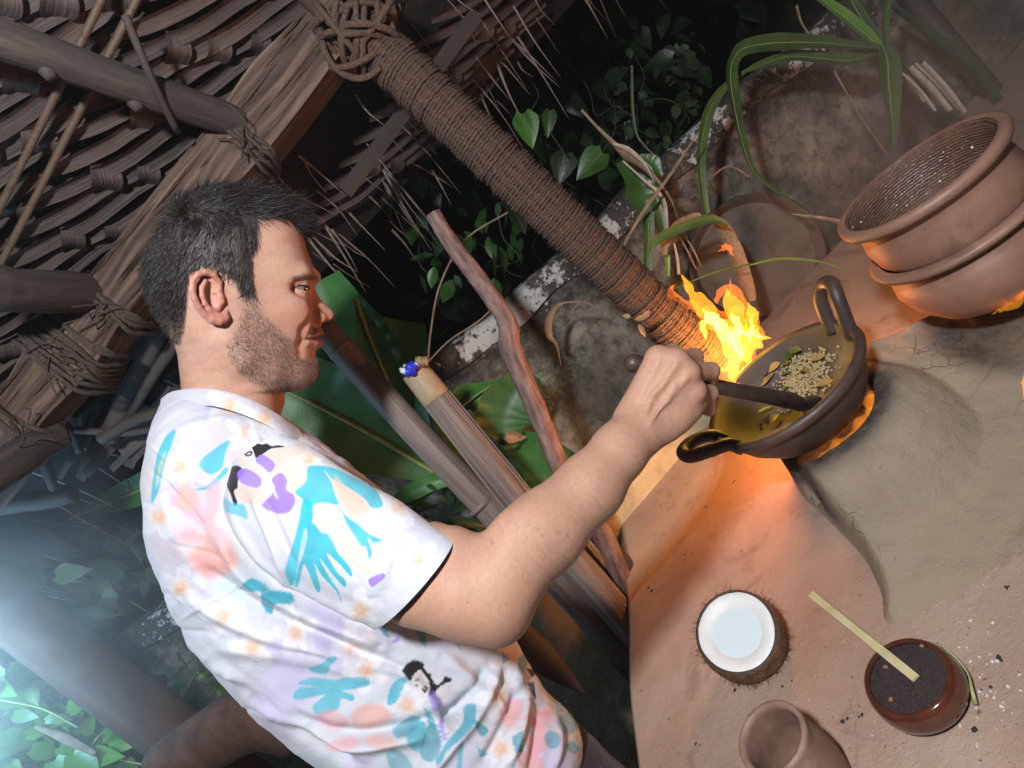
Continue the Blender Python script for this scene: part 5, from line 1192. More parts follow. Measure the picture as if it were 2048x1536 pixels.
def strip(pts, w, nrm_, mat, parent, name='leaflet', arch=.25, fold=.12):
    pts = np.asarray(pts); n = len(pts); T = np.gradient(pts, axis=0); T /= np.linalg.norm(T, axis=1)[:, None]
    s = np.cross(nrm_, T); s /= np.linalg.norm(s, axis=1)[:, None]; w = np.broadcast_to(w, (n,))
    x = np.array([-.5, -.17, .17, .5])
    V = pts[:, None]+(w[:, None]*x)[..., None]*s[:, None]-((np.abs(x)*2)**2*fold)[None, :, None]*w[:, None, None]*np.cross(T, s)[:, None]
    sd_ = rng.uniform(0, 90); g = np.stack([np.broadcast_to((x*3+sd_)[None], (n, 4)), np.broadcast_to(np.arange(n)[:, None]*.4, (n, 4)), np.full((n, 4), sd_)], -1)
    return mesh(name, V.reshape(-1, 3), grid_faces(n, 4), mat, parent, gc=g.reshape(-1, 3))
def to_roof(a, b_, off): return np.array([a, 0, 0])+np.array([0, 1.13, 1.885])+ru*b_+rn*off
# mats laid along the slope: each has a midrib pair, long leaflets sweeping off it and short cross leaflets woven over and under
def R2(px, py):      # roof-plane coordinates of a picture point
    p = onroof(px, py); return np.array([p[0], (p-np.array([0, 1.13, 1.885])) @ ru])
m0, m1 = R2(262, 0), R2(-10, 520)
rib = m1-m0; ribu = rib/np.linalg.norm(rib); lo2 = R2(140, 300); hi2 = R2(320, 215); lv = hi2-lo2; lv /= np.linalg.norm(lv)
ru3 = np.array([lv[0], 0, 0])+ru*lv[1]; MATS_N = 0
WV = .060; sweep = lv
perp = np.array([-ribu[1], ribu[0]]); 
if perp @ lv < 0: perp = -perp
def mat_panel(org, n0, n1_, Ls, sgn=1, off=0.0, lim=400):
    """leaflets start every WV metres along the midrib and sweep away from it"""
    global MATS_N
    dirl = lv if sgn > 0 else (lv-2*(lv @ perp)*perp)
    pitch_ = WV
    for i in range(n0, n1_):
        s0_ = org+ribu*(i*pitch_)
        L = Ls*rng.uniform(.92, 1.08); t = np.linspace(0, L, 22)
        bend = .10*t**2/Ls*1.0
        ph = (i % 2)*math.pi
        pts = []
        for tt_ in t:
            q = s0_+dirl*tt_+ribu*(-bend[0]*0-.55*tt_**2*.9)
            up = .007*math.sin(tt_/.095*math.pi+ph)*sstep(.10, .16, tt_)+.004*sstep(.10, .0, tt_)
            pts.append(to_roof(q[0], q[1], off+up+rng.normal()*.0004))
        strip(pts, rng.uniform(.021,.029)*np.interp(t/L, [0,.12,.8,1], [.55,1,1,.5]), nrm(rn+.35*rng.normal()*ru3), LEAFLET, roof, fold=.32); MATS_N += 1
    # cross leaflets
    nc = int((Ls-.12)/.095)
    for c_ in range(nc):
        tc = .14+c_*.095
        for i in range(n0, n1_-1, 2):
            s0_ = org+ribu*((i+.5+(c_ % 2))*pitch_)+dirl*tc+ribu*(-.55*tc**2*.9)
            pts = []
            for u_ in np.linspace(-1.15, 1.15, 9):
                q = s0_+ribu*u_*pitch_*.62+dirl*.018*u_
                pts.append(to_roof(q[0], q[1], off-.013*math.cos(u_*math.pi/2)+.005*abs(u_)))
            strip(pts, rng.uniform(.034,.046)*np.interp(np.linspace(0, 1, 9), [0,.3,.8,1], [.75,1,1,.5]), rn, LEAFLET, roof); MATS_N += 1
def midrib(org, n0, n1_, off, gap=0.0):
    for g_ in ((0,) if not gap else (0, gap)):
        a, b_ = org+ribu*n0*WV-perp*g_, org+ribu*n1_*WV-perp*g_*.4
        V, F = tube(np.stack([to_roof(*(a*(1-t)+b_*t), off-.010+.003*math.sin(t*9+g_*50)) for t in np.linspace(0, 1, 24)]), .0058*np.linspace(1, .8, 24), 8, True, .05); mesh('midrib', V, F, RIBM, roof)
RIBM = simple('palm_midrib', (.05,.030,.020), (.11,.070,.045), .6, 60, bs=.4, bd=.002, c3=(.08,.06,.052))
mat_panel(m0-ribu*.12, -2, 17, .46, 1, -.004); midrib(m0-ribu*.12, -3, 20, -.006, .045)
org2 = m0-perp*.20-ribu*.05
mat_panel(org2, -4, 17, .46, 1, .016); midrib(org2, -4, 20, .008, 0)
org3 = m0+perp*.50-ribu*.25; mat_panel(org3, -4, 9, .45, 1, .03)
# rafters run up the slope over the beam
RAFT = simple('rafter_wood', (.026,.021,.020), (.058,.046,.042), .8, 60, (1,1,.15), bs=.8, bd=.004, c3=(.10,.078,.066), gc=True)
for (x0, y0, x1, y1, r_, what) in ((-260,-20,455,238,.026,'dark forked branch used as a rafter, upper left'),(-60,572,160,585,.033,'thick rafter pole ending on the beam behind the head'),(-120,1010,60,900,.03,'lower rafter pole at the left edge below the beam')):
    a, b_ = (onroof(-190, 8, -.075) if y0 < 100 else ony(x0, y0, .90)), ony(x1, y1, 1.08); 
    q = spline([a, a*.6+b_*.4+rn*-.005, b_, b_+nrm(b_-a)*.06], 24)
    V, F, gg = gtube(q, r_*(1+.03*np.sin(np.linspace(0, 14, 24))), 14, True, .02); rf = mesh('rafter', V, F, RAFT, roof, label=what, gc=gg)
    if y0 < 100:
        for px, py in ((85,110),(262,178)):
            c = onroof(px, py, -.085); V, F = tube([c, c+Rv*.006-Uv*.022, c+Rv*.012-Uv*.030], [.012,.010,.007], 10); mesh('knot', V, F, RAFT, rf)
c = [onroof(250,30,-.10), onroof(300,150,-.125), onroof(355,265,-.11)]; V, F = tube(spline(c, 12), .0055, 6); mesh('stick', V, F, RAFT, roof)
# eave: dark thatch edge with dry spikes hanging off it
SPIKE = simple('dry_spike', (.10,.075,.060), (.24,.19,.155), .6, 120, bs=.2, rnd=.35)
for i in range(150):
    x = rng.uniform(-1.25, 1.05); y = rng.uniform(1.30, 1.60); L = rng.choice([rng.uniform(.05,.14), rng.uniform(.14,.26)], p=[.7,.3])
    b_ = np.array([x, y, roofz(y)+rng.uniform(-.01, .06)]); d = nrm(np.array([rng.normal()*.16, .50+rng.normal()*.2, -.80]))
    q = spline([b_, b_+d*L*.5, b_+d*L+np.array([rng.normal()*.01, 0, -.01])], 6); wd = rng.uniform(.0022, .006)
    strip(q, wd*np.array([1,1,.85,.6,.35,.1]), np.array([0,-1,.0]), SPIKE, roof, 'spike', fold=.2)
spk = [((1000,15),(1138,238)),((955,95),(1060,190)),((1022,72),(1120,175)),((690,255),(842,475)),((735,300),(860,445)),((640,430),(732,585)),((612,470),(705,580)),((700,370),(785,440)),((960,45),(1110,160)),((660,385),(770,500)),((1000,110),(1050,250))]
for (x0, y0), (x1, y1) in spk:
    a, b_ = ony(x0-18, y0-22, 1.50), ony(x1, y1, 1.54); q = spline([a, (a+b_)/2+rng.normal(size=3)*.006, b_], 8); strip(q, .0075*np.array([1,1,.9,.8,.6,.45,.3,.08]), np.array([0,-1,.0]), SPIKE, roof, 'spike', fold=.3)
# hanging battens and leaf ends below the beam on the left
for (x0,y0,x1,y1,r_) in ((150,860,318,858,.007),(85,900,118,1000,.010),(120,840,160,905,.008),(0,1010,150,985,.020),(200,880,330,820,.012),(330,640,215,880,.020),(400,620,250,840,.012)):
    a, b_ = ony(x0,y0,1.25), ony(x1,y1,1.27); V, F = tube(spline([a,(a+b_)/2+rng.normal(size=3)*.006,b_], 10), r_, 8, True, .05); mesh('batten', V, F, RAFT, roof)
for i in range(46):
    px, py = rng.uniform(90, 340), rng.uniform(640, 900)
    if py < 700 and px < 200: continue
    a = ony(px, py, 1.33); d = nrm(-Rv*.62-Uv*.8+rng.normal(size=3)*.18); L = rng.uniform(.10, .25)
    strip(spline([a-d*L/2, a+rng.normal(size=3)*.006, a+d*L/2], 7), rng.uniform(.010, .030), np.array([0,-1,.2]), LEAFLET, roof)
# reddish board beyond the post head
a, b_ = ony(952,30,1.25), ony(690,385,1.25); V, F = tube(np.stack([a,b_]), .015, 4); mesh('eave_board', V, F, RAFT, roof, smooth=False)

# left post (smooth, near the lamp), by the left edge
LP = simple('smooth_post', (.05,.026,.020), (.085,.046,.034), .95, 12, (3,3,.5), bs=.3, bd=.004, c3=(.12,.068,.05))
a, b_ = P(-150, 1090, 1.22), P(400, 1507, 1.24); lp_ = empty('roof_post', b_-np.array([0,0,.3]), 'smooth brown leaning post at the lower left behind the leaves', 'post')
V, F = tube(spline([a*1.35-b_*.35, a, (a+b_)/2, b_, b_*1.6-a*.6], 30), .056, 28, True, .004); mesh('pole', V, F, LP, lp_)
V, F = tube(spline([P(-60,1222,1.18), P(15,1280,1.18), P(160,1390,1.185), P(312,1505,1.19)], 30), .0022, 5, False, .3); mesh('fibre_edge', V, F, simple('pale_fibre', (.35,.3,.25), (.5,.45,.38), .9, 200), lp_)
# brown bench end in the lower left
q = [P(330,1545,1.05), P(430,1475,1.05), P(520,1430,1.06), P(600,1440,1.08)]
V, F = tube(spline(q, 16), np.linspace(.05, .062, 16), 16, True, .01); o = mesh('clay_mound', V, F, LP); tag(o, 'rounded brown clay mound behind the small of his back', 'mound')

# leaning poles
BAMB = simple('old_bamboo', (.095,.068,.060), (.20,.148,.126), .55, 110, (1,1,.035), (0,0,0), .6, .003, (.32,.25,.205), gc=True)
def pole(name, pts, rs, label, cat, mat, k=18, rough=.0, n=50):
    V, F, gg = gtube(spline(pts, n), np.interp(np.linspace(0, 1, n), np.linspace(0, 1, len(rs)), rs), k, True, rough)
    r_ = empty(name, spline(pts, n)[-1], label, cat, 'poles leaning beside the bench'); mesh('shaft', V, F, mat, r_, gc=gg); return r_
pA = pole('bamboo_pole', [P(640,650,1.12), P(820,852,1.12), P(1000,1042,1.13), P(1180,1232,1.15), P(1300,1362,1.17)], [.0255,.0265,.027,.028,.028], 'brown bamboo pole leaning beside the bench, its cut top by his chin', 'pole', BAMB)
a = P(640,650,1.12); d = nrm(P(820,852,1.12)-a)
for off in (.0, .062, .45): V, F = tube(np.stack([a+d*(off-.004), a+d*off, a+d*(off+.004)]), [.0263,.0277,.0263], 20, False); mesh('node_ring', V, F, BAMB, pA)
V, F = lathe([(.0257,.0),(.021,-.001),(.0205,.03),(.001,.03)], 20, a-d*.0015, np.column_stack([nrm(np.cross(d,[0,0,1.])), np.cross(d, nrm(np.cross(d,[0,0,1.]))), d])); mesh('cut_end', V, F, simple('pole_end', (.03,.022,.02), (.08,.055,.045), .9, 60), pA)
pB = pole('bamboo_torch', [P(832,745,1.10), P(940,880,1.10), P(1050,1012,1.11), P(1190,1172,1.13), P(1290,1290,1.15)], [.0235,.0275,.030,.031,.031], 'ribbed torch pole with a tan tape collar and blue wick at its top', 'torch', BAMB)
a = P(832,745,1.10); d = nrm(P(940,880,1.10)-a); e1_ = nrm(np.cross(d, Fv)); Ad = np.column_stack([e1_, np.cross(d, e1_), d])
V, F = lathe([(.0255,-.004),(.0262,.0),(.0270,.030),(.0282,.060),(.0272,.062)], 28, a, Ad, wob=.01); mesh('tape_collar', V, F, simple('tan_tape', (.30,.21,.12), (.42,.31,.19), .55, 50, bs=.4), pB)
V, F = lathe([(.001,-.002),(.021,-.004),(.0257,-.002)], 24, a, Ad); mesh('wick_top', V, F, simple('burnt_wick', (.05,.035,.03), (.25,.17,.09), .7, 160, bs=1, bd=.004), pB)
BLUE = simple('blue_cloth', (.010,.016,.42), (.03,.05,.75), .4, 200, bs=.5); SIL = simple('foil', (.5,.5,.52), (.8,.8,.8), .25, 200)
for px, py, s_, mt, nm in ((822,738,.011,BLUE,'blue_cloth'),(816,744,.008,BLUE,'blue_cloth'),(828,731,.008,BLUE,'blue_cloth'),(808,742,.007,SIL,'foil_scrap'),(814,734,.006,SIL,'foil_scrap'),(840,722,.009,DRYP,'wick_shred'),(850,722,.007,DRYP,'wick_shred'),(834,728,.006,SIL,'foil_scrap')):
    V, F = uvs(np.zeros(3), 1, None, 8, 6); V = V*(1+.3*rng.normal(size=V.shape))*s_; mesh(nm, V+P(px, py, 1.065), F, mt, pB)
for i in range(12):     # ribs down the shaft
    an_ = i*2*math.pi/12; pts = [a+d*t+Ad[:, 0]*math.cos(an_)*(.0252+.0053*min(t/.25,1)*.85)+Ad[:, 1]*math.sin(an_)*(.0252+.0053*min(t/.25,1)*.85) for t in np.linspace(.062, .40, 8)]
    V, F = tube(np.array(pts), .0018, 5, False); mesh('rib', V, F, BAMB, pB)
BARK = simple('pinkish_bark', (.085,.042,.036), (.21,.12,.10), .75, 95, (1,1,.22), bs=.9, bd=.005, c3=(.34,.235,.19), gc=True)
pole('crooked_stick', [P(866,428,1.08), P(905,490,1.08), P(958,560,1.08), P(1012,640,1.08), P(1022,700,1.085), P(1052,770,1.09), P(1086,850,1.09), P(1118,930,1.10), P(1170,1010,1.13), P(1216,1092,1.16), P(1262,1200,1.20)], [.0145,.0155,.0165,.0175,.021,.0185,.0185,.019,.020,.02,.02], 'crooked pinkish-brown stick leaning on the wall between torch and post', 'stick', BARK, 14, .035, 90)
DARKW = simple('dark_plank_wood', (.028,.020,.022), (.065,.048,.048), .7, 90, (1,1,.08), bs=.5, bd=.003, gc=True)
GREYW = simple('grey_plank_wood', (.09,.085,.075), (.17,.16,.14), .8, 90, (1,1,.08), bs=.7, bd=.003, gc=True)
for (x0,y0,x1,y1,r_,mt,lab) in ((1090,1045,1275,1262,.033,DARKW,'dark pole end showing under the raised forearm, next to the bench edge'),(1080,1130,1290,1370,.022,GREYW,'grey weathered lath under the forearm, lowest of the leaning wood'),(1190,1060,1262,1150,.020,DARKW,'short dark stub between the bench edge and forearm')):
    pole('wooden_pole', [P(x0,y0,1.19), P((x0+x1)/2,(y0+y1)/2,1.19), P(x1,y1,1.20), P(x1*1.5-x0*.5, y1*1.5-y0*.5, 1.2)], [r_]*3, lab, 'pole', mt, 10, .02)
q = [P(985,1225,.93), P(1070,1305,.92), P(1172,1388,.92)]; V, F = tube(spline(q, 20), np.interp(np.linspace(0,1,20), [0,.55,.8,1], [.030,.026,.014,.001]), 8, True, .01); o = mesh('pointed_stake', V, F, DARKW); tag(o, 'dark pointed wooden stake behind the shirt front, under the elbow', 'stake')
# ------------------------------------------------------------------ plants
def leafmat(name, c1, c2, rough=.35, rnd=.25, veins=True):
    m, nt, b = nodemat(name); v = objco(nt); n1 = noise(nt, 22, 5, .6, v)
    c = ramp(nt, n1, [(.3, c1), (.7, c2)]); oi = N(nt, 'ObjectInfo'); h = N(nt, 'HueSaturation'); mr = N(nt, 'MapRange'); mr.inputs[3].default_value = 1-rnd; mr.inputs[4].default_value = 1+rnd*1.4
    nt.links.new(oi.outputs['Random'], mr.inputs[0]); nt.links.new(mr.outputs[0], h.inputs['Value']); nt.links.new(c, h.inputs['Color'])
    nt.links.new(h.outputs[0], b.inputs['Base Color']); b.inputs['Roughness'].default_value = rough
    b.inputs['Subsurface Weight'].default_value = 0
    tr_ = N(nt, 'BsdfTranslucent'); nt.links.new(h.outputs[0], tr_.inputs[0]); ms_ = N(nt, 'MixShader'); ms_.inputs[0].default_value = .25
    o_ = nt.nodes['Material Output']; nt.links.new(b.outputs[0], ms_.inputs[1]); nt.links.new(tr_.outputs[0], ms_.inputs[2]); nt.links.new(ms_.outputs[0], o_.inputs[0])
    bump(nt, b, noise(nt, 90, 4, .6, v), .2, .003); return m
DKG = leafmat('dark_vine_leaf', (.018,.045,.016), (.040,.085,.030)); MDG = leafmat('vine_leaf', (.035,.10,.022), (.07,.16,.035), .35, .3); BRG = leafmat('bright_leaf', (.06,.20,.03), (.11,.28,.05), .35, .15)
BAN = leafmat('broad_leaf', (.042,.155,.045), (.08,.24,.065), .42, .15); YEL_ = leafmat('painted_lit_leaf', (.10,.22,.025), (.17,.32,.04), .4, .1)  # YEL_: lamp-lit patches of the broad leaves put into a lighter green
PALE = leafmat('pale_small_leaf', (.06,.10,.045), (.11,.16,.075), .45, .35); GRS = leafmat('grass_blade', (.045,.095,.025), (.085,.155,.045), .42, .2); GRSB = leafmat('fresh_blade', (.10,.22,.035), (.15,.30,.06), .4, .1)
VEIN = simple('leaf_vein', (.16,.22,.07), (.26,.32,.12), .5, 60, bs=0); STEM = simple('green_stem', (.05,.07,.03), (.10,.12,.05), .6, 40, bs=.3); DSTEM = simple('dry_stem', (.14,.095,.06), (.27,.20,.14), .75, 60, bs=.5)
def imgdir(dx, dy, depth=0.0): return nrm(Rv*dx-Uv*dy+Fv*depth)
def scatter(name, label, group, n, boxpx, dr, Lr, mat, shape='oval', wfac=.6, down=(.55,.8), spread=.6, y0=None, cond=None, stems=True, face=.5):
    """a plant whose leaves hang about in front of and behind one another"""
    cx, cy = (boxpx[0]+boxpx[2])/2, (boxpx[1]+boxpx[3])/2; dm_ = (dr[0]+dr[1])/2
    r_ = empty(name, P(cx, cy, dm_), label, 'plant', group); k_ = 0
    for i in range(n*4):
        if k_ >= n: break
        px, py = rng.uniform(boxpx[0], boxpx[2]), rng.uniform(boxpx[1], boxpx[3])
        if cond is not None and not cond(px, py): continue
        d = rng.uniform(*dr); L = rng.uniform(*Lr); k_ += 1
        dv = imgdir(down[0]+rng.normal()*spread, down[1]+rng.normal()*spread, rng.normal()*.3)
        nn = nrm(-Fv*face+Uv*.35+rng.normal(size=3)*.45)
        V, F = leaf(P(px, py, d), dv, nn, L, L*wfac*rng.uniform(.85, 1.15), rng.uniform(-.05, .35), rng.uniform(.05, .3), 7, shape); mesh('leaf', V, F, mat, r_)
    if stems:
        for q in range(max(3, n//14)):
            px, py = rng.uniform(boxpx[0], boxpx[2]), rng.uniform(boxpx[1], boxpx[3]); d = rng.uniform(*dr)
            p = [P(px, py, d)]
            for s_ in range(5): p.append(p[-1]+imgdir(down[0]+rng.normal()*.6, down[1]+rng.normal()*.6)*.09)
            V, F = tube(spline(p, 24), .0022, 5, False); mesh('stem', V, F, STEM, r_)
    return r_
# betel vine on the dark bank above the wall
wall_line = lambda px, py: py < 768-((px-870)*-.91+(768-730))*1+0 if False else (py < 730-(px-870)*.914-6)
tv = scatter('climbing_vine', 'dense dark-green vine on the black bank above the wall, right of the post', None, 190, (985, 20, 1410, 470), (2.3, 3.0), (.06, .13), DKG, 'heart', .72, cond=lambda x, y: wall_line(x, y) and (x-985)*.95 > (y-330)-60)
tv2 = scatter('climbing_vine', 'paler small round leaves hanging in the dark, left of the long blades', None, 60, (1225, 60, 1400, 420), (2.2, 2.6), (.035, .065), PALE, 'oval', .75, cond=wall_line)
tv3 = scatter('climbing_vine', 'sprigs of pointed leaves hanging under the post, above the crooked stick', None, 46, (800, 290, 1060, 560), (1.9, 2.4), (.05, .11), MDG, 'oval', .48, (.30, .95), .35, cond=lambda x, y: y > 300+(x-760)*.3 and (x-800)*.9 < (y-120) and wall_line(x, y))
def single(parent, px, py, d, dx, dy, L, w, mat, shape='heart', tilt=(0, .25), curl=.12, fold=.22, vein=True):
    dv = imgdir(dx, dy, .1); nn = nrm(-Fv+Uv*tilt[1]+Rv*tilt[0]); V, F = leaf(P(px, py, d), dv, nn, L, w, curl, fold, 12, shape); lf = mesh('leaf', V, F, mat, parent)
    if vein:
        nv = V.reshape(12, 5, 3)
        q = nv[:, 2]-Fv*.0012; V2, F2 = tube(q, np.linspace(.0016, .0004, 12)*(L/.1)**.7, 4, False); mesh('midrib', V2, F2, VEIN, lf)
    return lf
bl_ = empty('betel_leaves', P(1057, 262, 1.7), 'bright heart-shaped leaf with two dimmer ones, lit against the dark to the right of the post', 'plant')
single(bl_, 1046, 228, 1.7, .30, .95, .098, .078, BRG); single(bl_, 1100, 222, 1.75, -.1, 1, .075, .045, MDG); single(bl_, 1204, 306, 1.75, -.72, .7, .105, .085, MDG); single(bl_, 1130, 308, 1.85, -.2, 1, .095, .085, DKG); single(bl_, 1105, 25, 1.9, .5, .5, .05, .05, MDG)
single(bl_, 1020, 400, 1.8, .45, .9, .11, .055, DKG, 'oval'); single(bl_, 790, 375, 1.9, -.25, 1, .09, .05, DKG, 'oval'); single(bl_, 835, 345, 1.9, .2, 1, .075, .06, DKG, 'oval'); single(bl_, 862, 365, 1.9, .35, 1, .09, .035, DKG, 'oval')
for a, b_, c_ in (((1060,225),(1075,180),(1010,110)),((1204,306),(1230,260),(1228,200)),((1130,308),(1090,250),(1080,230))):
    V, F = tube(spline([P(*a, 1.75), P(*b_, 1.78), P(*c_, 1.85)], 12), .0018, 5, False); mesh('stem', V, F, STEM, bl_)
# broad ginger or banana leaves behind the poles
gl_ = empty('broad_leaf_plant', P(760, 800, 1.3), 'plant with huge glossy green leaves behind the leaning poles and his chest', 'plant')
def bigleaf(pts, ws, d, mat, parent, vein=True, tilt=0.0, n=26):
    q = spline(pts, n); w = np.interp(np.linspace(0, 1, n), np.linspace(0, 1, len(ws)), ws)*d/FPX
    dd_ = d+tilt*np.linspace(-1, 1, n); c3 = CAM+ray(q[:, 0], q[:, 1])*dd_[:, None]
    T = np.gradient(c3, axis=0); T /= np.linalg.norm(T, axis=1)[:, None]; s = np.cross(T, Fv); s /= np.linalg.norm(s, axis=1)[:, None]
    x = np.linspace(-1, 1, 17); rip = .012*np.sin(np.linspace(0, 46, n))[:, None]*np.abs(x)[None]*.35
    V = c3[:, None]+(w[:, None]*x*.5)[..., None]*s[:, None]+((np.abs(x)[None]**1.5*w[:, None]*.16)+rip*w[:, None]*6+.0022*np.sin(np.linspace(0, 90, n))[:, None]*np.abs(x))[..., None]*(-Fv)
    lf = mesh('leaf', V.reshape(-1, 3), grid_faces(n, 17), mat, parent)
    if vein:
        V2, F2 = tube(c3-Fv*.002, np.linspace(.0042, .001, n)*d, 6, False); mesh('midrib', V2, F2, VEIN, lf)
    return lf
bigleaf([(900,965),(760,880),(640,815),(540,770),(440,740)], [20,150,190,170,60], 1.34, BAN, gl_, True, -.05)
bigleaf([(640,560),(690,680),(740,760),(790,840)], [90,190,170,40], 1.46, BAN, gl_, False)
bigleaf([(712,598),(745,690),(790,790),(850,880)], [4,66,60,10], 1.38, BAN, gl_, True)
bigleaf([(800,640),(790,700),(800,780),(850,860)], [110,140,110,30], 1.47, BAN, gl_, False)
bigleaf([(640,560),(620,600),(560,560)], [60,110,40], 1.5, BAN, gl_, False)
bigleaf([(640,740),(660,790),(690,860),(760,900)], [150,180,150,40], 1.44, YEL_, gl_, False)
bigleaf([(870,835),(930,880),(1000,950),(1060,1010)], [20,80,90,30], 1.36, BAN, gl_, True)
bigleaf([(1060,745),(1015,810),(1010,860),(1030,895)], [50,110,115,12], 1.40, BAN, gl_, False)
bigleaf([(1055,748),(990,780),(930,800),(915,830)], [6,40,60,10], 1.42, BRG, gl_, True)
bigleaf([(960,900),(1040,930),(1110,970),(1160,1040)], [60,150,150,60], 1.45, BAN, gl_, False); bigleaf([(1010,960),(1060,980),(1080,1010)], [10,40,8], 1.30, BRG, gl_, False)
bigleaf([(1000,975),(900,955),(820,985),(780,1010)], [10,34,36,10], 1.30, BAN, gl_, False)
V, F = tube(spline([P(925,812,1.40), P(985,770,1.40), P(1065,742,1.41)], 12), .0028, 6, False); mesh('stem', V, F, VEIN, gl_)
V, F = leaf(P(1012,872,1.385), imgdir(.9,.1), -Fv, .05, .03, .5, .8, 7, 'heart'); mesh('brown_leaf_tip', V, F, DRYP, gl_)
gl2 = empty('broad_leaf_plant', P(250, 970, 1.5), 'dim broad leaf hanging in the dark behind his back', 'plant')
bigleaf([(140,1035),(230,1000),(320,965),(420,930)], [4,50,70,60], 1.5, BAN, gl2, True)
# long-bladed grass plant on the wall at upper right
def Z3(x, y): return (1300+x/2.738, y/2.738)
def blade(parent, pts, ws, d, mat, vein=True, twist=0.0, name='blade', n=34, dcurve=0.0):
    q = spline(pts, n); w = np.interp(np.linspace(0, 1, n), np.linspace(0, 1, len(ws)), ws)*d/FPX
    dd_ = d-dcurve*np.sin(np.linspace(0, math.pi, n)); c3 = CAM+ray(q[:, 0], q[:, 1])*dd_[:, None]
    T = np.gradient(c3, axis=0); T /= np.linalg.norm(T, axis=1)[:, None]; s = np.cross(T, Fv); s /= np.linalg.norm(s, axis=1)[:, None]; nb = np.cross(s, T)
    a = twist*np.linspace(0, 1, n); s2 = s*np.cos(a)[:, None]+nb*np.sin(a)[:, None]; n2 = np.cross(T, s2)
    x = np.array([-1, -.5, 0, .5, 1]); V = c3[:, None]+(w[:, None]*x*.5)[..., None]*s2[:, None]+(np.abs(x)[None]*w[:, None]*.20)[..., None]*n2[:, None]
    lf = mesh(name, V.reshape(-1, 3), grid_faces(n, 5), mat, parent)
    if vein: V2, F2 = tube(c3-Fv*.0012, np.maximum(w*.035, .0006), 4, False); mesh('midrib', V2, F2, VEIN, lf)
    return lf
gp = empty('grass_plant', P(1762, 110, 1.32), 'long-bladed green plant sprawling over the wall above the stacked pots', 'plant')
blade(gp, [Z3(1270,270), Z3(1180,190), Z3(1060,90), Z3(900,-30)], [14,26,26,18], 1.30, GRSB); blade(gp, [Z3(1270,260), Z3(1190,150), Z3(1120,40), Z3(1080,-40)], [14,24,24,20], 1.31, GRS)
blade(gp, [Z3(1265,262), Z3(1100,250), Z3(930,235), Z3(700,235), Z3(520,262), Z3(455,330), Z3(440,430), Z3(462,580), Z3(500,760), Z3(570,950), Z3(720,1070), Z3(890,1185)], [10,18,26,34,30,24,28,26,20,14,10,3], 1.30, GRS, True, .5)
blade(gp, [Z3(1265,275), Z3(1100,330), Z3(930,320), Z3(760,310), Z3(600,360), Z3(500,400)], [10,26,26,22,16,5], 1.33, GRS); blade(gp, [Z3(520,400), Z3(400,490), Z3(320,620), Z3(280,820), Z3(285,1000), Z3(310,1170)], [6,16,22,20,16,12], 1.36, GRS)
blade(gp, [Z3(1275,255), Z3(1300,340), Z3(1305,450), Z3(1320,600), Z3(1335,800)], [16,42,46,30,10], 1.27, GRS); blade(gp, [Z3(1300,-20), Z3(1285,120), Z3(1290,260)], [16,14,12], 1.29, GRS, False)
blade(gp, [Z3(1300,20), Z3(1440,120), Z3(1560,220), Z3(1720,330), Z3(1900,560)], [10,20,26,26,22], 1.40, DKG, False); blade(gp, [Z3(800,30), Z3(830,130), Z3(900,230), Z3(1000,380), Z3(1150,640), Z3(1290,840)], [6,5,5,5,4,3], 1.38, DSTEM, False)
V, F = tube(spline([P(*Z3(1268,262), 1.32), P(1790,130,1.36), P(1850,200,1.40)], 10), .012, 8); mesh('stalk', V, F, STEM, gp)
# sheaf of dry stalks above the pots
sh = empty('dry_stalk_bundle', P(1870, 190, 1.25), 'bundle of pale dry leaf stalks leaning on the wall above the upper pot', 'stalks')
PSTK = simple('pale_dry_stalk', (.28,.24,.19), (.42,.38,.31), .7, 60, (1,1,1), bs=.5, bd=.002)
for x0, y0, x1, y1, w in ((1490,345,1720,620,30),(1420,370,1640,610,34),(1400,420,1560,610,20),(1380,400,1500,560,14),(1450,350,1690,600,18)):
    blade(sh, [Z3(x0,y0), Z3((x0+x1)/2+6,(y0+y1)/2-4), Z3(x1,y1)], [w/2.738,w/2.3,w/2.738], 1.22+rng.uniform(0,.03), PSTK, False)
V, F = tube(np.stack([P(1795,-40,1.50), P(1880,60,1.49), P(2040,250,1.46)]), .022, 10, True, .02); o = mesh('dark_bar', V, F, DARKW); tag(o, 'dark straight bar lying against the wall behind the dry stalks', 'branch')  # dark straight tube set along the wall
# tuft between wall and fire
def Z6(x, y): return (1150+x/3.134, 150+y/3.134)
gt = empty('grass_tuft', P(1330, 420, 1.30), 'tuft of green and withered blades growing at the wall just above the flame', 'plant')
bigleaf([Z6(300,530), Z6(390,640), Z6(420,760), Z6(430,900)], [40,62,66,14], 1.36, MDG, gt, False); bigleaf([Z6(400,515), Z6(480,560), Z6(545,640)], [14,38,6], 1.36, MDG, gt, False)
blade(gt, [Z6(455,860), Z6(460,1000), Z6(455,1150), Z6(455,1310)], [26,22,18,16], 1.28, GRS); blade(gt, [Z6(500,770), Z6(530,880), Z6(560,1000)], [12,22,10], 1.30, GRS, False)
blade(gt, [Z6(470,1115), Z6(500,1050), Z6(600,985), Z6(760,925), Z6(870,905), Z6(960,945)], [4,16,20,20,16,4], 1.24, GRS, False); blade(gt, [Z6(560,1130), Z6(565,1060), Z6(640,940), Z6(760,880), Z6(790,900)], [10,16,16,10,4], 1.27, DSTEM, False)
blade(gt, [Z6(300,540), Z6(420,650), Z6(550,780), Z6(575,980)], [3,5,8,8], 1.29, PSTK, False); blade(gt, [Z6(265,1160), Z6(330,1020), Z6(440,840), Z6(600,620), Z6(775,355)], [4,6,7,6,3], 1.24, DSTEM, False)
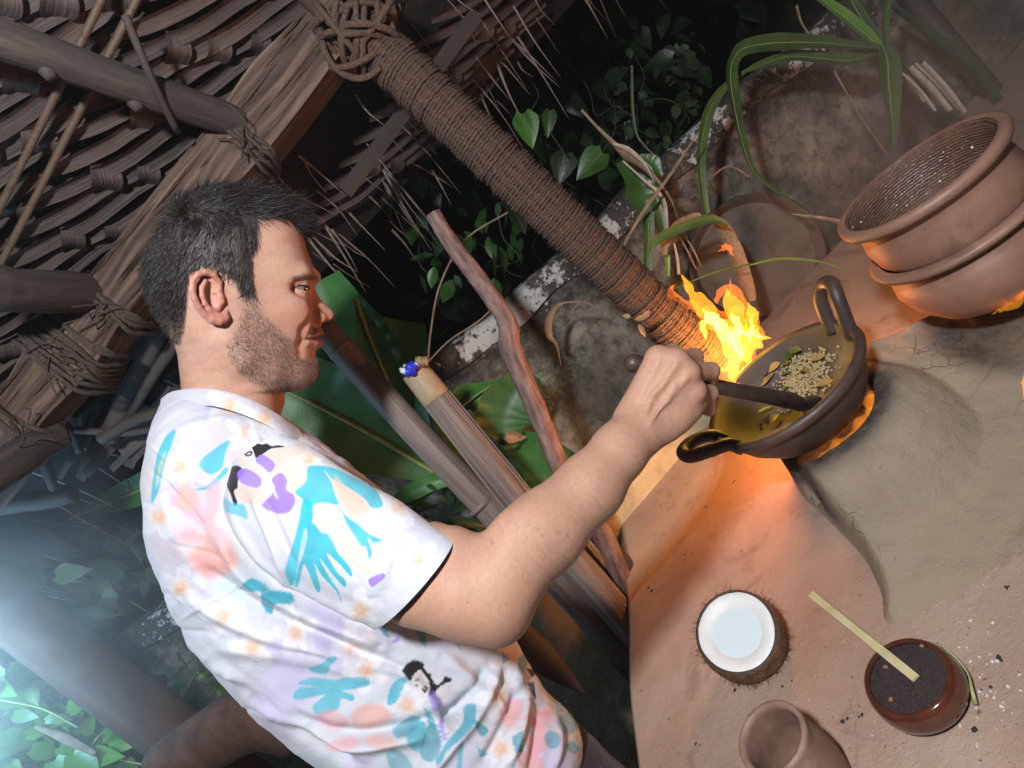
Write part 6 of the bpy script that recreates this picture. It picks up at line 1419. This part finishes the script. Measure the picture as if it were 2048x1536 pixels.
blade(gt, [Z6(40,220), Z6(130,320), Z6(235,425), Z6(320,510), Z6(420,580), Z6(530,690), Z6(600,790), Z6(640,900)], [5,6,10,26,18,12,8,5], 1.27, DSTEM, False, .8); blade(gt, [Z6(235,430), Z6(330,470), Z6(430,560), Z6(500,680)], [4,12,10,3], 1.26, PSTK, False, .6)
blade(gt, [Z6(355,-60), Z6(360,200), Z6(385,370), Z6(440,450), Z6(500,510)], [5,6,5,4,3], 1.40, STEM, False)
blade(gt, [Z6(860,900), Z6(920,960), Z6(1000,1120), Z6(1070,1330), Z6(1090,1420)], [14,28,34,32,26], 1.30, DSTEM, False, .3); blade(gt, [Z6(575,1130), Z6(580,1200), Z6(580,1260)], [12,9,8], 1.29, GRSB, False); blade(gt, [Z6(620,1050), Z6(640,1150), Z6(650,1250)], [3,6,6], 1.29, PSTK, False)
for a, b_ in (((690,1010),(790,1200)),((650,1010),(760,1220)),((860,640),(960,570)),((960,570),(1090,640))): blade(gt, [Z6(*a), Z6((a[0]+b_[0])/2, (a[1]+b_[1])/2-10), Z6(*b_)], [2,4,2], 1.31, DSTEM, False)
blade(gt, [(1500,530),(1560,518),(1640,524),(1700,545)], [3,5,4,2], 1.2, GRSB, False); blade(gt, [(1330,585),(1430,545),(1500,528)], [2,4,3], 1.22, GRS, False); blade(gt, [(1582,428),(1640,436),(1690,446)], [2,7,9], 1.12, DSTEM, False)
# dry curled leaf hanging on the wall below the post
dl = empty('hanging_dry_leaf', P(1105, 660, 1.40), 'curled dry leaf hanging by its stalk on the wall beneath the post', 'leaf')
blade(dl, [(1165,603),(1120,608),(1098,635),(1096,672),(1112,692),(1122,735)], [2,5,16,20,10,3], 1.40, DRYP, False, 1.2); blade(dl, [(1200,620),(1165,604),(1140,628),(1150,640)], [3,4,3,2], 1.40, DSTEM, False)
cr_ = empty('creeper_stem', P(860, 720, 1.3), 'thin bare creeper curving up from the torch top to the post', 'plant')
for pts, w in (([(856,722),(862,660),(880,570),(930,480),(1015,425)], 4.5), ([(858,722),(900,680),(960,640),(1000,600)], 3.5)): V, F = tube(spline([P(*q, 1.30) for q in pts], 24), w*.5*1.3/FPX, 5, False); mesh('stem', V, F, DSTEM, cr_)
# clay lid leaning against the wall above the flame
ld = empty('clay_dish', ony(1500, 520, 1.5), 'round brown clay dish leaning against the wall behind the flame', 'dish')
cl_ = ony(1510, 520, 1.52); ln_ = nrm(np.array([-.05,-1,.32])); lx_ = nrm(np.cross([0,0,1.], ln_)); Al = np.column_stack([lx_, np.cross(ln_, lx_), ln_])
LIDM = simple('lid_clay', (.045,.032,.027), (.085,.060,.050), .7, 20, bs=.7, bd=.006)
V, F = lathe([(.150,.004),(.160,.012),(.166,.020),(.172,.021),(.174,.014),(.168,-.004),(.150,-.012)], 64, cl_, Al, wob=.012); mesh('rim', V, F, LIDM, ld)
V, F = lathe([(.152,.004),(.12,-.001),(.06,.002),(.001,.001)], 64, cl_, Al, wob=.012); mesh('dish_body', V, F, simple('grey_mottled_clay', (.055,.047,.040), (.13,.11,.095), .75, 9, bs=.6, bd=.006, c3=(.10,.085,.072)), ld)  # dish body in a mottled grey close to the wall colour
# vines near the lamp, lower left, and the dark bank behind him
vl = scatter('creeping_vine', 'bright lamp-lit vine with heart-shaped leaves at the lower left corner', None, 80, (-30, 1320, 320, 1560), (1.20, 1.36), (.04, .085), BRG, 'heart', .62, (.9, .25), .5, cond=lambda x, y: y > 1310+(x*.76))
for pts in ([(60,1460),(150,1480),(200,1510),(290,1530)], [(0,1400),(90,1420),(180,1470)], [(150,1540),(200,1470),(240,1440)]):
    V, F = tube(spline([P(*q, 1.22) for q in pts], 20), .0024, 5, False); mesh('stem', V, F, VEIN, vl)
blade(vl, [(70,1452),(130,1475),(190,1508)], [8,18,10], 1.2, DSTEM, False, .5, 'dry_leaf')
scatter('creeping_vine', 'dim bluish leaves in the dark between the left post and his back', None, 46, (20, 1060, 330, 1310), (1.5, 1.9), (.05, .10), PALE, 'heart', .7, (.6, .3), .6, cond=lambda x, y: y < 1130+x*.72 and y > 1030)
scatter('creeping_vine', 'green leaves growing over the mossy wall beside his lower back', None, 40, (300, 1290, 560, 1480), (1.42, 1.52), (.03, .065), MDG, 'oval', .55, (.3, .7), .6, cond=lambda x, y: y > 1500-(x-150)*.75 and y < 1250+x*.5)
scatter('undergrowth', 'dark leafy undergrowth at the foot of the wall behind the poles', None, 34, (760, 960, 960, 1090), (1.3, 1.42), (.05, .10), DKG, 'blade', .25, (.7, .4), .5)
# low dark bank of growth behind everything
bk_ = MB()
for i in range(900):
    p = np.array([rng.uniform(-3.5, 3.2), rng.uniform(2.9, 4.2), rng.uniform(.4, 3.2)]); V, F = leaf(p, nrm(rng.normal(size=3)+[0,0,-.8]), nrm(rng.normal(size=3)+[0,-1,.3]), rng.uniform(.10, .22), rng.uniform(.06, .12), .2, .2, 4, 'heart'); bk_.add(V, F)
o = bk_.build('hillside_growth', DKG); tag(o, 'dark mass of leaves on the bank far behind', 'foliage', kind='stuff')
# ------------------------------------------------------------------ thin cooking smoke hanging in the air
V, F = box((0, 1.5, 1.7), 14, 13, 5.4)
m, nt, b = nodemat('smoky_air'); nt.nodes.remove(b); pv = N(nt, 'VolumePrincipled'); pv.inputs['Color'].default_value = (.9,.92,.95,1); pv.inputs['Density'].default_value = .006; pv.inputs['Anisotropy'].default_value = .2
nt.links.new(pv.outputs[0], nt.nodes['Material Output'].inputs['Volume'])
hz_o = mesh('haze', V, F, m, smooth=False); tag(hz_o, kind='stuff', label='thin smoke hanging in the lamp-lit air', cat='smoke')
# denser smoke off the stacked pots, and a cloud added to give the lamp glow at lower left
def smoke_cloud(c, rad, dens, label, seed):
    m, nt, b = nodemat('smoke_'+str(seed)); nt.nodes.remove(b); pv = N(nt, 'VolumePrincipled'); pv.inputs['Color'].default_value = (.95,.94,.92,1); pv.inputs['Anisotropy'].default_value = .1
    g_ = N(nt, 'NewGeometry'); sb_ = N(nt, 'VectorMath', operation='SUBTRACT'); sb_.inputs[1].default_value = tuple(c); nt.links.new(g_.outputs['Position'], sb_.inputs[0])
    dv_ = N(nt, 'VectorMath', operation='DIVIDE'); dv_.inputs[1].default_value = rad; nt.links.new(sb_.outputs[0], dv_.inputs[0])
    gt_ = N(nt, 'TexGradient', gradient_type='SPHERICAL'); nt.links.new(dv_.outputs[0], gt_.inputs[0])
    n_ = noise(nt, 5+seed, 3, .6, objco(nt), .8); mm = N(nt, 'Math', operation='MULTIPLY'); nt.links.new(gt_.outputs['Fac'], mm.inputs[0]); nt.links.new(ramp(nt, n_, [(.35, (.25,.25,.25)), (.7, (1,1,1))]), mm.inputs[1])
    m2 = N(nt, 'Math', operation='MULTIPLY'); nt.links.new(mm.outputs[0], m2.inputs[0]); m2.inputs[1].default_value = dens; nt.links.new(m2.outputs[0], pv.inputs['Density']); nt.links.new(pv.outputs[0], nt.nodes['Material Output'].inputs['Volume'])
    V, F = uvs(np.zeros(3), 1, None, 24, 16); o = mesh('smoke', V*np.array(rad)+c, F, m); tag(o, label, 'smoke', kind='stuff')
smoke_cloud(P(1980, 330, .98), (.40,.34,.46), 1.5, 'thin pale smoke drifting up round the stacked pots', 2)
smoke_cloud(P(-160, 1400, 1.0), (.52,.46,.52), 2.6, 'added smoke cloud that makes the bluish lamp glow at the lower left', 1)
